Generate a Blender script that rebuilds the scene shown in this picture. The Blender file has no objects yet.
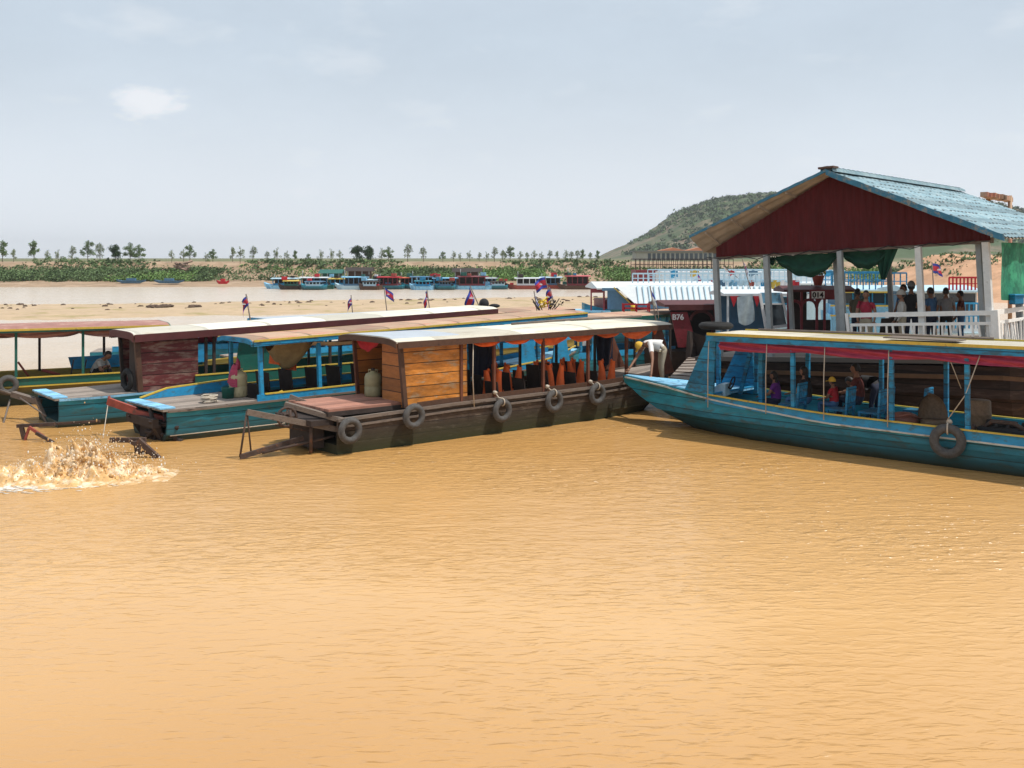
import bpy, bmesh, math, random
import numpy as np
from mathutils import Vector, Matrix, noise as mnoise

C = bpy.context.scene.collection
sc = bpy.context.scene
rnd = random.Random(7)
PI = math.pi
# ------------------------------------------------------------------ camera, sky, sun
CH, HY, FPX = 4.2, 258.0, 1050.0
cd = bpy.data.cameras.new('camera'); cam = bpy.data.objects.new('camera', cd); C.objects.link(cam)
cam.location = (0, 0, CH); cam.rotation_euler = (math.radians(90), 0, 0)
cd.sensor_width = 36; cd.lens = 36 * FPX / 1024; cd.shift_y = -(384 - HY) / 1024
cd.clip_start = .1; cd.clip_end = 20000
sc.camera = cam
SUN_EL, SUN_AZ = 64, -14          # azimuth measured from +X towards +Y
w = bpy.data.worlds.new('World'); sc.world = w; w.use_nodes = True
nt = w.node_tree; nt.nodes.clear()
sky = nt.nodes.new('ShaderNodeTexSky'); sky.sky_type = 'NISHITA'; sky.sun_disc = False
sky.sun_elevation = math.radians(SUN_EL); sky.sun_rotation = math.radians(90 - SUN_AZ)
sky.air_density = 1.0; sky.dust_density = 4.0; sky.ozone_density = 1.2; sky.altitude = 0
bg = nt.nodes.new('ShaderNodeBackground'); bg.inputs[1].default_value = .092
tc = nt.nodes.new('ShaderNodeTexCoord')
mp = nt.nodes.new('ShaderNodeMapping'); mp.inputs['Scale'].default_value = (1, 1, 2.4)
nz = nt.nodes.new('ShaderNodeTexNoise'); nz.inputs['Scale'].default_value = 2.2; nz.inputs['Detail'].default_value = 7
nz.inputs['Roughness'].default_value = .62
cr = nt.nodes.new('ShaderNodeValToRGB'); cr.color_ramp.elements[0].position = .42; cr.color_ramp.elements[1].position = .8
hz = nt.nodes.new('ShaderNodeMix'); hz.data_type = 'RGBA'; hz.inputs[7].default_value = (9.5, 10.9, 12.3, 1)
mul = nt.nodes.new('ShaderNodeMath'); mul.operation = 'MULTIPLY_ADD'; mul.inputs[1].default_value = .16; mul.inputs[2].default_value = .70
nt.links.new(tc.outputs['Generated'], mp.inputs[0]); nt.links.new(mp.outputs[0], nz.inputs[0]); nt.links.new(nz.outputs[0], cr.inputs[0])
nt.links.new(cr.outputs[0], mul.inputs[0]); nt.links.new(mul.outputs[0], hz.inputs[0]); nt.links.new(sky.outputs[0], hz.inputs[6])
n2 = nt.nodes.new('ShaderNodeTexNoise'); n2.inputs['Scale'].default_value = 11; n2.inputs['Detail'].default_value = 6; nt.links.new(mp.outputs[0], n2.inputs[0])
pr = nt.nodes.new('ShaderNodeMapRange'); nt.links.new(n2.outputs[0], pr.inputs[0]); pr.inputs[1].default_value = .60; pr.inputs[2].default_value = .78; pr.inputs[4].default_value = .30
h3 = nt.nodes.new('ShaderNodeMix'); h3.data_type = 'RGBA'; h3.inputs[7].default_value = (11.6, 12.0, 12.4, 1)
nt.links.new(pr.outputs[0], h3.inputs[0]); nt.links.new(hz.outputs[2], h3.inputs[6]); # whiter haze low in the sky and one small cumulus puff at upper left
spz = nt.nodes.new('ShaderNodeSeparateXYZ'); nt.links.new(tc.outputs['Generated'], spz.inputs[0])
lo = nt.nodes.new('ShaderNodeMapRange'); nt.links.new(spz.outputs[2], lo.inputs[0]); lo.interpolation_type = 'SMOOTHSTEP'
lo.inputs[1].default_value = .22; lo.inputs[2].default_value = -.02; lo.inputs[3].default_value = 0; lo.inputs[4].default_value = .85
h4 = nt.nodes.new('ShaderNodeMix'); h4.data_type = 'RGBA'; h4.inputs[7].default_value = (12.0, 12.6, 13.4, 1)
nt.links.new(lo.outputs[0], h4.inputs[0]); nt.links.new(h3.outputs[2], h4.inputs[6])
pm = nt.nodes.new('ShaderNodeMapping'); pm.inputs['Scale'].default_value = (1, 1, 2.3); nt.links.new(tc.outputs['Generated'], pm.inputs[0])
pn = nt.nodes.new('ShaderNodeTexNoise'); pn.inputs['Scale'].default_value = 38; pn.inputs['Detail'].default_value = 5; nt.links.new(pm.outputs[0], pn.inputs[0])
pvv = Vector((-.345, 1, .150)).normalized()
vd = nt.nodes.new('ShaderNodeVectorMath'); vd.operation = 'DISTANCE'; nt.links.new(pm.outputs[0], vd.inputs[0]); vd.inputs[1].default_value = (pvv.x, pvv.y, pvv.z * 2.3)
pa = nt.nodes.new('ShaderNodeMath'); pa.operation = 'MULTIPLY_ADD'; nt.links.new(pn.outputs[0], pa.inputs[0]); pa.inputs[1].default_value = .085; nt.links.new(vd.outputs['Value'], pa.inputs[2])
pf = nt.nodes.new('ShaderNodeMapRange'); pf.interpolation_type = 'SMOOTHSTEP'; nt.links.new(pa.outputs[0], pf.inputs[0]); pf.inputs[1].default_value = .085; pf.inputs[2].default_value = .050; pf.inputs[4].default_value = .42
h5 = nt.nodes.new('ShaderNodeMix'); h5.data_type = 'RGBA'; h5.inputs[7].default_value = (14.5, 14.0, 13.9, 1)
nt.links.new(pf.outputs[0], h5.inputs[0]); nt.links.new(h4.outputs[2], h5.inputs[6]); nt.links.new(h5.outputs[2], bg.inputs[0])
out = nt.nodes.new('ShaderNodeOutputWorld'); nt.links.new(bg.outputs[0], out.inputs[0])
sl = bpy.data.lights.new('sun', 'SUN'); sl.energy = 4.8; sl.angle = math.radians(.6); sl.color = (1, .955, .88)
so = bpy.data.objects.new('sun', sl); C.objects.link(so)
sd = Vector((math.cos(math.radians(SUN_EL)) * math.cos(math.radians(SUN_AZ)), math.cos(math.radians(SUN_EL)) * math.sin(math.radians(SUN_AZ)), math.sin(math.radians(SUN_EL))))
so.rotation_euler = sd.to_track_quat('Z', 'Y').to_euler(); so.location = (20, -10, 60)
vs = sc.view_settings; vs.view_transform = 'Standard'; vs.look = 'None'; vs.gamma = 1; vs.exposure = -.25; vs.use_curve_mapping = False
sc.cycles.max_bounces = 6; sc.cycles.transparent_max_bounces = 8
sc.cycles.volume_bounces = 0

def at(px, py, Y):
    return Vector(((px - 512) / FPX * Y, Y, CH - (py - HY) / FPX * Y))

# ------------------------------------------------------------------ materials
MATS = {}
def mat(name, col, rough=.65, var=.18, scale=4, stretch=(1, 1, 1), patch=None, plank=None, bump=.25, metal=0, wl=None, spec=.4, trans=0, brk=False):
    if name in MATS: return MATS[name]
    m = bpy.data.materials.new(name); m.use_nodes = True; MATS[name] = m
    t = m.node_tree; N = t.nodes; Lk = t.links
    b = N['Principled BSDF']; b.inputs['Roughness'].default_value = rough; b.inputs['Metallic'].default_value = metal
    b.inputs['Specular IOR Level'].default_value = spec
    tc = N.new('ShaderNodeTexCoord'); mp = N.new('ShaderNodeMapping'); mp.inputs['Scale'].default_value = stretch
    Lk.new(tc.outputs['Object'], mp.inputs[0])
    nz = N.new('ShaderNodeTexNoise'); nz.inputs['Scale'].default_value = scale; nz.inputs['Detail'].default_value = 6; nz.inputs['Roughness'].default_value = .65
    Lk.new(mp.outputs[0], nz.inputs[0])
    def mix(f, a, bb, blend='MIX'):
        x = N.new('ShaderNodeMix'); x.data_type = 'RGBA'; x.blend_type = blend; x.clamp_result = False
        for s, v in ((0, f), (6, a), (7, bb)):
            if hasattr(v, 'is_linked') or isinstance(v, bpy.types.NodeSocket): Lk.new(v, x.inputs[s])
            elif s == 0: x.inputs[0].default_value = v
            else: x.inputs[s].default_value = (*v, 1)
        return x.outputs[2]
    def math_(op, a, bb=None, c=None):
        x = N.new('ShaderNodeMath'); x.operation = op
        for i, v in enumerate((a, bb, c)):
            if v is None: continue
            if isinstance(v, bpy.types.NodeSocket): Lk.new(v, x.inputs[i])
            else: x.inputs[i].default_value = v
        return x.outputs[0]
    def ramp(s, p0, p1):
        x = N.new('ShaderNodeMapRange'); x.inputs[1].default_value = p0; x.inputs[2].default_value = p1; Lk.new(s, x.inputs[0]); return x.outputs[0]
    c = Vector(col)
    f = ramp(nz.outputs[0], .3, .7)
    cur = mix(f, tuple(c * (1 - var)), tuple(c * (1 + var)))
    h = nz.outputs[0]
    sep = N.new('ShaderNodeSeparateXYZ'); Lk.new(tc.outputs['Object'], sep.inputs[0])
    if patch:
        pc, amt, ps = patch
        n2 = N.new('ShaderNodeTexNoise'); n2.inputs['Scale'].default_value = ps; n2.inputs['Detail'].default_value = 8; n2.inputs['Roughness'].default_value = .7
        Lk.new(mp.outputs[0], n2.inputs[0])
        pf = ramp(n2.outputs[0], 1 - amt - .06, 1 - amt + .06)
        cur = mix(pf, cur, pc)
    if plank:
        ax, pw, dk = plank
        s = sep.outputs[ax]
        q = math_('DIVIDE', s, pw)
        fl = math_('FLOOR', q)
        wn = N.new('ShaderNodeTexWhiteNoise'); wn.noise_dimensions = '1D'; Lk.new(fl, wn.inputs['W'])
        pv = math_('MULTIPLY_ADD', wn.outputs[0], .5, .75)
        cmb = N.new('ShaderNodeCombineXYZ')
        for i in range(3): Lk.new(pv, cmb.inputs[i])
        cur = mix(1.0, cur, cmb.outputs[0], 'MULTIPLY')
        fr = math_('FRACT', q)
        ln = math_('LESS_THAN', fr, .15 if brk else .07)
        if brk:
            n4 = N.new('ShaderNodeTexNoise'); n4.inputs['Scale'].default_value = 5; Lk.new(tc.outputs['Object'], n4.inputs[0]); ln = math_('MULTIPLY', ln, math_('GREATER_THAN', n4.outputs[0], .47))
        cur = mix(ln, cur, tuple(c * dk))
        h = math_('SUBTRACT', h, ln)
    if wl:
        wc, z0, z1 = wl
        zz = math_('MULTIPLY_ADD', nz.outputs[0], -.25, sep.outputs[2])
        wf = ramp(zz, z1 - .12, z0 - .12)
        cur = mix(wf, cur, wc)
    Lk.new(cur, b.inputs['Base Color'])
    if trans:
        b.inputs['Transmission Weight'].default_value = trans
    if bump:
        bp = N.new('ShaderNodeBump'); bp.inputs['Strength'].default_value = bump; bp.inputs['Distance'].default_value = .02
        Lk.new(h, bp.inputs['Height']); Lk.new(bp.outputs[0], b.inputs['Normal'])
    return m

M_hullA = mat('weathered_dark_hull', (.052, .036, .026), .75, .45, 2.5, (1, 1, 5), patch=((.13, .105, .08), .40, 2.2), plank=(2, .24, .35), wl=((.028, .033, .01), .02, .5))
M_rail = mat('greyed_rail_wood', (.17, .135, .11), .75, .35, 3, (1, 6, 6), patch=((.05, .035, .03), .4, 3))
M_varn = mat('varnished_orange_planks', (.44, .17, .03), .45, .5, 2.2, (1, 1, 3.5), patch=((.36, .27, .17), .42, 1.9), plank=(2, .26, .10), bump=.6)
M_varn2 = mat('varnished_end_planks', (.34, .125, .03), .45, .25, 3, (1, 1, 4), plank=(2, .29, .1))
M_brown = mat('dark_brown_trim', (.085, .042, .025), .6, .3, 4, (1, 1, 1), patch=((.04, .02, .015), .4, 4))
M_rust = mat('reddish_brown_plank', (.13, .045, .025), .6, .35, 5)
M_deckred = mat('red_brown_deck_boards', (.36, .17, .12), .75, .2, 4, (1, 1, 1), plank=(1, .2, .4), patch=((.25, .15, .12), .4, 2))
M_deckgrey = mat('grey_deck_boards', (.27, .225, .19), .8, .25, 3, (1, 5, 1), plank=(1, .24, .45), patch=((.16, .12, .1), .4, 3))
M_roofA = mat('cream_roof_sheet', (.61, .56, .45), .6, .1, 1.2, (.6, 2, 1), patch=((.46, .39, .29), .40, 1.6), plank=(0, 2.4, .75), bump=.1)
M_roofgrey = mat('pale_grey_roof_sheet', (.42, .46, .50), .45, .08, 2)
M_white = mat('white_roof_sheet', (.64, .60, .50), .6, .07, 1, patch=((.55, .47, .36), .38, 1.3), plank=(0, 1.8, .7), bump=.1)
M_maroon = mat('maroon_planks', (.11, .022, .022), .7, .25, 3, (1, 1, 4), patch=((.20, .125, .10), .46, 1.8), plank=(2, .29, .15), bump=.6)
M_maroontrim = mat('maroon_fascia', (.085, .02, .02), .6, .25, 4)
M_maroonpaint = mat('maroon_paint', (.18, .022, .03), .5, .2, 4, patch=((.10, .02, .02), .4, 5))
M_blue = mat('worn_blue_paint', (.012, .20, .38), .55, .3, 3, (1, 1, 3), patch=((.03, .10, .15), .45, 2.5), plank=(2, .3, .35))
M_bluehull = mat('teal_blue_hull', (.014, .19, .265), .5, .4, 1.6, (1, 1, 3.5), patch=((.05, .12, .13), .42, 1.8), plank=(2, .27, .3), wl=((.022, .03, .018), .02, .46), bump=.4)
M_bluebright = mat('bright_blue_paint', (.02, .26, .50), .5, .2, 3, (1, 1, 2), patch=((.05, .15, .21), .42, 4))
M_bluelight = mat('pale_blue_deck_paint', (.22, .50, .72), .6, .15, 3, (1, 2, 1), patch=((.14, .22, .26), .41, 3.5), plank=(1, .28, .6))
M_yellow = mat('yellow_trim_paint', (.56, .40, .06), .55, .2, 6, patch=((.3, .2, .06), .38, 6))
M_green = mat('dark_green_paint', (.012, .11, .085), .5, .2, 4, patch=((.03, .07, .05), .4, 4))
M_greenhull = mat('green_yellow_hull', (.28, .20, .04), .6, .25, 3, (1, 1, 4), wl=((.018, .03, .018), .3, .62))
M_pinktop = mat('faded_pink_cloth', (.34, .17, .14), .85, .2, 2, patch=((.45, .33, .25), .4, 2))
M_tanroof = mat('tan_pink_roof_boards', (.40, .27, .18), .75, .25, 2, (.7, 4, 1), patch=((.42, .17, .12), .43, 1.3), plank=(0, 1.2, .55))
M_orange = mat('orange_cloth', (.75, .13, .03), .8, .2, 6, trans=0)
M_vest = mat('orange_vest_cloth', (.80, .14, .03), .7, .15, 6)
M_pink = mat('crimson_pink_cloth', (.34, .04, .085), .75, .3, 3, (1, 1, 8), patch=((.5, .14, .17), .36, 4))
M_red = mat('red_cloth', (.42, .02, .03), .8, .25, 5)
M_tyre = mat('black_rubber', (.016, .016, .016), .85, .3, 12)
M_tyregrey = mat('grey_dusty_rubber', (.08, .077, .074), .85, .3, 12)
M_rope = mat('pale_rope', (.48, .42, .34), .9, .2, 30)
M_iron = mat('rusty_iron', (.07, .045, .035), .8, .4, 8, patch=((.16, .07, .035), .4, 9))
M_redbeam = mat('faded_red_beam', (.30, .07, .05), .75, .3, 5, patch=((.12, .06, .05), .4, 4))
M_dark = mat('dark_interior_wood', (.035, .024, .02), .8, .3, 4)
M_jug = mat('dirty_cream_plastic', (.42, .36, .21), .5, .15, 6, patch=((.22, .17, .10), .36, 5), bump=.1)
M_jug2 = mat('olive_cream_plastic', (.30, .27, .15), .5, .15, 6, bump=.1)
M_gable = mat('dark_red_corrugated_wall', (.070, .008, .009), .75, .3, 3, (1, 1, .25), patch=((.082, .011, .013), .42, 2.5), spec=.2)
M_tin = mat('tan_roof_underside', (.36, .29, .22), .8, .2, 3)
M_greywood = mat('pale_grey_column_paint', (.27, .29, .295), .6, .15, 5, patch=((.24, .25, .25), .36, 5))
M_whitepaint = mat('off_white_rail_paint', (.80, .78, .74), .6, .1, 6)
M_greencloth = mat('dark_green_net_cloth', (.004, .045, .026), .85, .35, 5)
M_greennet = mat('bright_green_net_tarp', (.012, .15, .085), .8, .35, 4, patch=((.04, .30, .16), .46, 2.2))
M_flagblue = mat('flag_blue', (.03, .05, .30), .8, .1, 6)
M_flagred = mat('flag_red', (.45, .03, .05), .8, .1, 6)
M_flagwhite = mat('white_cloth', (.75, .75, .75), .8, .08, 6)
M_skin = mat('brown_skin', (.26, .13, .08), .6, .08, 8, bump=0)
M_hair = mat('black_hair', (.012, .010, .010), .5, .2, 20)
M_khaki = mat('khaki_cloth', (.42, .36, .26), .85, .12, 8)
M_shirtw = mat('white_shirt_cloth', (.80, .79, .76), .85, .06, 5)
M_shirtg = mat('grey_beige_shirt', (.44, .42, .38), .85, .1, 5)
M_shirtr = mat('red_patterned_shirt', (.30, .02, .04), .85, .3, 12, patch=((.6, .5, .5), .30, 14))
M_shirtdr = mat('dark_red_shirt', (.10, .02, .015), .85, .3, 10)
M_purple = mat('purple_shirt', (.13, .025, .20), .85, .15, 6)
M_navy = mat('navy_cloth', (.02, .025, .05), .85, .2, 6)
M_blacks = mat('black_cloth', (.02, .02, .022), .85, .2, 6)
M_blues = mat('blue_shirt', (.06, .14, .28), .85, .2, 6)
M_cap = mat('yellow_cap_cloth', (.68, .42, .05), .8, .1, 8)
M_eye = mat('dark_eye', (.01, .01, .01), .3, 0, 1, bump=0)
M_white2 = mat('glossy_white_paint', (.62, .66, .68), .5, .06, 5)
M_bwhite = mat('pale_blue_white_paint', (.44, .62, .72), .5, .12, 5)
M_glass = mat('dark_window_glass', (.03, .045, .055), .12, .1, 3, spec=.6, bump=0)
M_navyboat = mat('slate_blue_panel', (.07, .16, .26), .55, .15, 5)
M_flower = mat('yellow_flowers', (.7, .5, .05), .8, .2, 9)
M_leafg = mat('leaf_green', (.11, .17, .06), .7, .3, 1.5)
M_leafd = mat('dark_leaf_green', (.03, .065, .02), .7, .3, 1.5)
M_leafp = mat('pale_leaf_green', (.17, .21, .10), .7, .3, 1.5)
M_bark = mat('pale_bark', (.15, .12, .09), .9, .2, 8)
M_plastic = mat('cloudy_plastic_sheet', (.42, .50, .53), .35, .2, 5)
M_rattan = mat('brown_rattan', (.13, .085, .05), .7, .3, 18)
M_terra = mat('red_clay', (.32, .07, .05), .7, .1, 6)
M_cloud = None

# ------------------------------------------------------------------ mesh builder
class MB:
    def __init__(s): s.v = []; s.f = []; s.m = []; s.smooth = []
    def add(s, vs, fs, mi=0, sm=False):
        o = len(s.v); s.v += [tuple(v) for v in vs]
        for f in fs: s.f.append(tuple(i + o for i in f)); s.m.append(mi); s.smooth.append(sm)
    def box(s, x0, x1, y0, y1, z0, z1, mi=0):
        v = [(x, y, z) for x in (x0, x1) for y in (y0, y1) for z in (z0, z1)]
        s.add(v, [(0, 1, 3, 2), (4, 6, 7, 5), (0, 4, 5, 1), (2, 3, 7, 6), (0, 2, 6, 4), (1, 5, 7, 3)], mi)
    def beam(s, p, q, wd, ht, up=(0, 0, 1), mi=0):
        p = Vector(p); q = Vector(q); d = (q - p).normalized(); up = Vector(up)
        if abs(d.dot(up)) > .98: up = Vector((1, 0, 0))
        sd_ = d.cross(up).normalized(); u = sd_.cross(d)
        v = []
        for e in (p, q):
            for a, b in ((-1, -1), (1, -1), (1, 1), (-1, 1)): v.append(e + sd_ * a * wd / 2 + u * b * ht / 2)
        s.add(v, [(0, 3, 2, 1), (4, 5, 6, 7), (0, 1, 5, 4), (1, 2, 6, 5), (2, 3, 7, 6), (3, 0, 4, 7)], mi)
    def tube(s, pts, r, n=8, mi=0, cap=True):
        pts = [Vector(p) for p in pts]; rs = r if isinstance(r, (list, tuple)) else [r] * len(pts)
        vs = []; prev = None
        for i, p in enumerate(pts):
            d = (pts[min(i + 1, len(pts) - 1)] - pts[max(i - 1, 0)]).normalized()
            if prev is None:
                a = Vector((0, 0, 1)) if abs(d.z) < .9 else Vector((1, 0, 0)); prev = d.cross(a).normalized()
            prev = (prev - d * prev.dot(d)).normalized(); b = d.cross(prev)
            for k in range(n):
                t = 2 * PI * k / n; vs.append(p + (prev * math.cos(t) + b * math.sin(t)) * rs[i])
        fs = [(i * n + k, i * n + (k + 1) % n, (i + 1) * n + (k + 1) % n, (i + 1) * n + k) for i in range(len(pts) - 1) for k in range(n)]
        if cap: fs += [tuple(range(n))[::-1], tuple((len(pts) - 1) * n + k for k in range(n))]
        s.add(vs, fs, mi, True)
    def torus(s, c, ax, R, r, n=28, m=10, mi=0, squash=1):
        c = Vector(c); ax = Vector(ax).normalized(); a = ax.orthogonal().normalized(); b = ax.cross(a); vs = []
        for i in range(n):
            t = 2 * PI * i / n; d = a * math.cos(t) + b * math.sin(t)
            for j in range(m):
                u = 2 * PI * j / m; vs.append(c + d * (R + r * math.cos(u)) + ax * r * squash * math.sin(u))
        s.add(vs, [(i * m + j, ((i + 1) % n) * m + j, ((i + 1) % n) * m + (j + 1) % m, i * m + (j + 1) % m) for i in range(n) for j in range(m)], mi, True)
    def lathe(s, c, prof, n=16, mi=0):
        c = Vector(c); vs = []
        for r, z in prof:
            for k in range(n): t = 2 * PI * k / n; vs.append(c + Vector((r * math.cos(t), r * math.sin(t), z)))
        L = len(prof)
        fs = [(i * n + k, i * n + (k + 1) % n, (i + 1) * n + (k + 1) % n, (i + 1) * n + k) for i in range(L - 1) for k in range(n)]
        fs += [tuple(range(n))[::-1], tuple((L - 1) * n + k for k in range(n))]
        s.add(vs, fs, mi, True)
    def grid(s, fn, nu, nv, mi=0, sm=True, thick=None):
        vs = [fn(i / nu, j / nv) for i in range(nu + 1) for j in range(nv + 1)]
        fs = [(i * (nv + 1) + j, (i + 1) * (nv + 1) + j, (i + 1) * (nv + 1) + j + 1, i * (nv + 1) + j + 1) for i in range(nu) for j in range(nv)]
        s.add(vs, fs, mi, sm)
    def prism(s, poly, ext, mi=0):
        n = len(poly); e = Vector(ext); vs = [Vector(p) for p in poly] + [Vector(p) + e for p in poly]
        s.add(vs, [tuple(range(n))[::-1], tuple(range(n, 2 * n))] + [(i, (i + 1) % n, n + (i + 1) % n, n + i) for i in range(n)], mi)
    def loft(s, secs, mi=0, sm=False, closed=True, caps=True):
        n = len(secs[0]); vs = [p for q in secs for p in q]
        r = n if closed else n - 1
        fs = [(i * n + k, i * n + (k + 1) % n, (i + 1) * n + (k + 1) % n, (i + 1) * n + k) for i in range(len(secs) - 1) for k in range(r)]
        if caps: fs += [tuple(range(n))[::-1], tuple((len(secs) - 1) * n + k for k in range(n))]
        s.add(vs, fs, mi, sm)
    def ball(s, c, r, sc_=(1, 1, 1), n=10, m=7, mi=0, jit=0):
        vs = []; c = Vector(c)
        for j in range(m + 1):
            a = PI * j / m
            for i in range(n):
                t = 2 * PI * i / n; k = r * (1 + jit * rnd.uniform(-1, 1))
                vs.append(c + Vector((math.sin(a) * math.cos(t) * sc_[0], math.sin(a) * math.sin(t) * sc_[1], math.cos(a) * sc_[2])) * k)
        s.add(vs, [(j * n + i, j * n + (i + 1) % n, (j + 1) * n + (i + 1) % n, (j + 1) * n + i) for j in range(m) for i in range(n)], mi, True)
    def build(s, name, mats, parent=None, bevel=0):
        me = bpy.data.meshes.new(name); me.from_pydata(s.v, [], s.f)
        if not isinstance(mats, (list, tuple)): mats = [mats]
        for m in mats: me.materials.append(m)
        me.polygons.foreach_set('material_index', s.m); me.polygons.foreach_set('use_smooth', s.smooth)
        me.update()
        bm = bmesh.new(); bm.from_mesh(me); bmesh.ops.recalc_face_normals(bm, faces=bm.faces); bm.to_mesh(me); bm.free()
        o = bpy.data.objects.new(name, me); C.objects.link(o)
        if parent: o.parent = parent
        if bevel:
            b = o.modifiers.new('bevel', 'BEVEL'); b.width = bevel; b.segments = 2; b.limit_method = 'ANGLE'
        return o

def tag(o, label=None, cat=None, group=None, kind=None):
    if label: o['label'] = label
    if cat: o['category'] = cat
    if group: o['group'] = group
    if kind: o['kind'] = kind
    return o
def thing(name, label, cat, loc=(0, 0, 0), rz=0, group=None):
    o = bpy.data.objects.new(name, None); C.objects.link(o); o.location = loc; o.rotation_euler = (0, 0, rz); o.empty_display_size = .3
    return tag(o, label, cat, group)
def copy_tree(o, parent=None):
    c = o.copy(); C.objects.link(c)
    if parent: c.parent = parent
    for ch in list(o.children): copy_tree(ch, c)
    return c
def one(mb, name, m, label, cat, loc=None, rz=0, group=None, bevel=0):
    o = mb.build(name, m, None, bevel)
    if loc is not None: o.location = loc; o.rotation_euler = (0, 0, rz)
    return tag(o, label, cat, group)
def nz3(x, y, z=0, s=1): return mnoise.noise(Vector((x * s, y * s, z * s)))

# ------------------------------------------------------------------ water, banks, hill
def water_mat():
    m = bpy.data.materials.new('muddy_water'); m.use_nodes = True; t = m.node_tree; N = t.nodes; L = t.links
    b = N['Principled BSDF']; b.inputs['Roughness'].default_value = .2; b.inputs['IOR'].default_value = 1.33
    b.inputs['Specular IOR Level'].default_value = .5
    tc = N.new('ShaderNodeTexCoord')
    def noise(sx, sy, sc_, det, rot=0, dist=0):
        mp = N.new('ShaderNodeMapping'); mp.inputs['Scale'].default_value = (sx, sy, 1); mp.inputs['Rotation'].default_value = (0, 0, rot)
        n = N.new('ShaderNodeTexNoise'); n.inputs['Scale'].default_value = sc_; n.inputs['Detail'].default_value = det; n.inputs['Distortion'].default_value = dist
        L.new(tc.outputs['Object'], mp.inputs[0]); L.new(mp.outputs[0], n.inputs[0]); return n.outputs[0]
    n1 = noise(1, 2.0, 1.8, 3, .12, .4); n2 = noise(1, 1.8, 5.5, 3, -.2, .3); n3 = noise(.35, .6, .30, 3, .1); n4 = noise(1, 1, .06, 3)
    def ma(op, a, bb, c=None):
        x = N.new('ShaderNodeMath'); x.operation = op
        for i, v in enumerate((a, bb, c)):
            if v is None: continue
            if isinstance(v, bpy.types.NodeSocket): L.new(v, x.inputs[i])
            else: x.inputs[i].default_value = v
        return x.outputs[0]
    n5 = noise(1, 3.0, 3.0, 2, .08, .5)
    sp = N.new('ShaderNodeMapRange'); L.new(n5, sp.inputs[0]); sp.inputs[1].default_value = .50; sp.inputs[2].default_value = .80; sp.inputs[3].default_value = 0; sp.inputs[4].default_value = 1
    h = ma('ADD', ma('ADD', ma('MULTIPLY', n1, .8), ma('MULTIPLY', n2, .34)), ma('MULTIPLY', sp.outputs[0], .55))
    amp = N.new('ShaderNodeMapRange'); L.new(n3, amp.inputs[0]); amp.inputs[1].default_value = .40; amp.inputs[2].default_value = .64; amp.inputs[3].default_value = .28; amp.inputs[4].default_value = 1.25
    h2 = ma('MULTIPLY', h, amp.outputs[0])
    bp = N.new('ShaderNodeBump'); bp.inputs['Strength'].default_value = 1; bp.inputs['Distance'].default_value = .055
    L.new(h2, bp.inputs['Height']); L.new(bp.outputs[0], b.inputs['Normal'])
    # base colour by distance: pale sky sheen painted in near and far, golden mud between
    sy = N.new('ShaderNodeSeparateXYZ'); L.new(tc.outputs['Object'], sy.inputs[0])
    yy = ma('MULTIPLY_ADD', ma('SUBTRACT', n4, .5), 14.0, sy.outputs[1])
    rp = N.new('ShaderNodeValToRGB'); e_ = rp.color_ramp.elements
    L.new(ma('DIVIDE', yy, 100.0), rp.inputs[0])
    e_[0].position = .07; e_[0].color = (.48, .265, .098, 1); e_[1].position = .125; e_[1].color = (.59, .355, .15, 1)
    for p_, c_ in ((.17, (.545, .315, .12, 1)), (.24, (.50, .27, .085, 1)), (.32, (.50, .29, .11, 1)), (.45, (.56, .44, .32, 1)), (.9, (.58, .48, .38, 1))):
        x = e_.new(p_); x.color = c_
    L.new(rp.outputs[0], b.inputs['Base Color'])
    wd = N.new('ShaderNodeMapRange'); L.new(yy, wd.inputs[0]); wd.inputs[1].default_value = 10; wd.inputs[2].default_value = 17; wd.inputs[3].default_value = .5; wd.inputs[4].default_value = 1.35
    L.new(ma('MULTIPLY', h2, wd.outputs[0]), bp.inputs['Height'])
    return m
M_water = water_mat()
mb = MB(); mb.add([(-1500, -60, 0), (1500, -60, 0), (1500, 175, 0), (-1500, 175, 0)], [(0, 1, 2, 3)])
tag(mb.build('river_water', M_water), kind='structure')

M_bank = mat('bank_earth', (.30, .205, .13), .9, .25, .25, (1, 1, 1), patch=((.38, .27, .18), .45, .35), bump=.5)
M_plain = mat('plain_grass_earth', (.13, .13, .05), .9, .25, .1)
M_sand = mat('wet_sand', (.45, .33, .21), .9, .12, .6, patch=((.30, .24, .10), .42, .25), bump=.3)
M_hill = mat('hill_scrub_rock', (.22, .155, .105), .9, .3, .04, patch=((.045, .075, .022), .54, .012), bump=.3)
def bank_y(x):   # shoreline distance
    return 152 + 3 * nz3(x, 0, 0, .03) - max(0, x - 30) * .25
def bank_fn(u, v):
    x = -420 + 840 * u; y0 = bank_y(x)
    prof = [(-14, -1.2), (0, .02), (2.5, .28), (6, .55), (8, .8), (14, 1.7), (18, 2.3), (19.5, 3.0), (21, 3.48), (25, 3.52), (60, 3.5)]
    k = v * (len(prof) - 1); i = min(int(k), len(prof) - 2); t = k - i
    dy = prof[i][0] * (1 - t) + prof[i + 1][0] * t; z = prof[i][1] * (1 - t) + prof[i + 1][1] * t
    if 1.5 < i < 9: dy += 1.3 * nz3(x, i, 1, .22); z += .22 * nz3(x, dy, 3, .35)
    return Vector((x, y0 + dy, z))
mb = MB(); mb.grid(bank_fn, 500, 40, 0); tag(mb.build('far_river_bank', M_bank), kind='structure')
mb = MB(); mb.add([(-2950, 185, 3.42), (2950, 185, 3.42), (2950, 3950, 3.3), (-2950, 3950, 3.3)], [(0, 1, 2, 3)])
tag(mb.build('plain_ground', M_plain), kind='structure')
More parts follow.
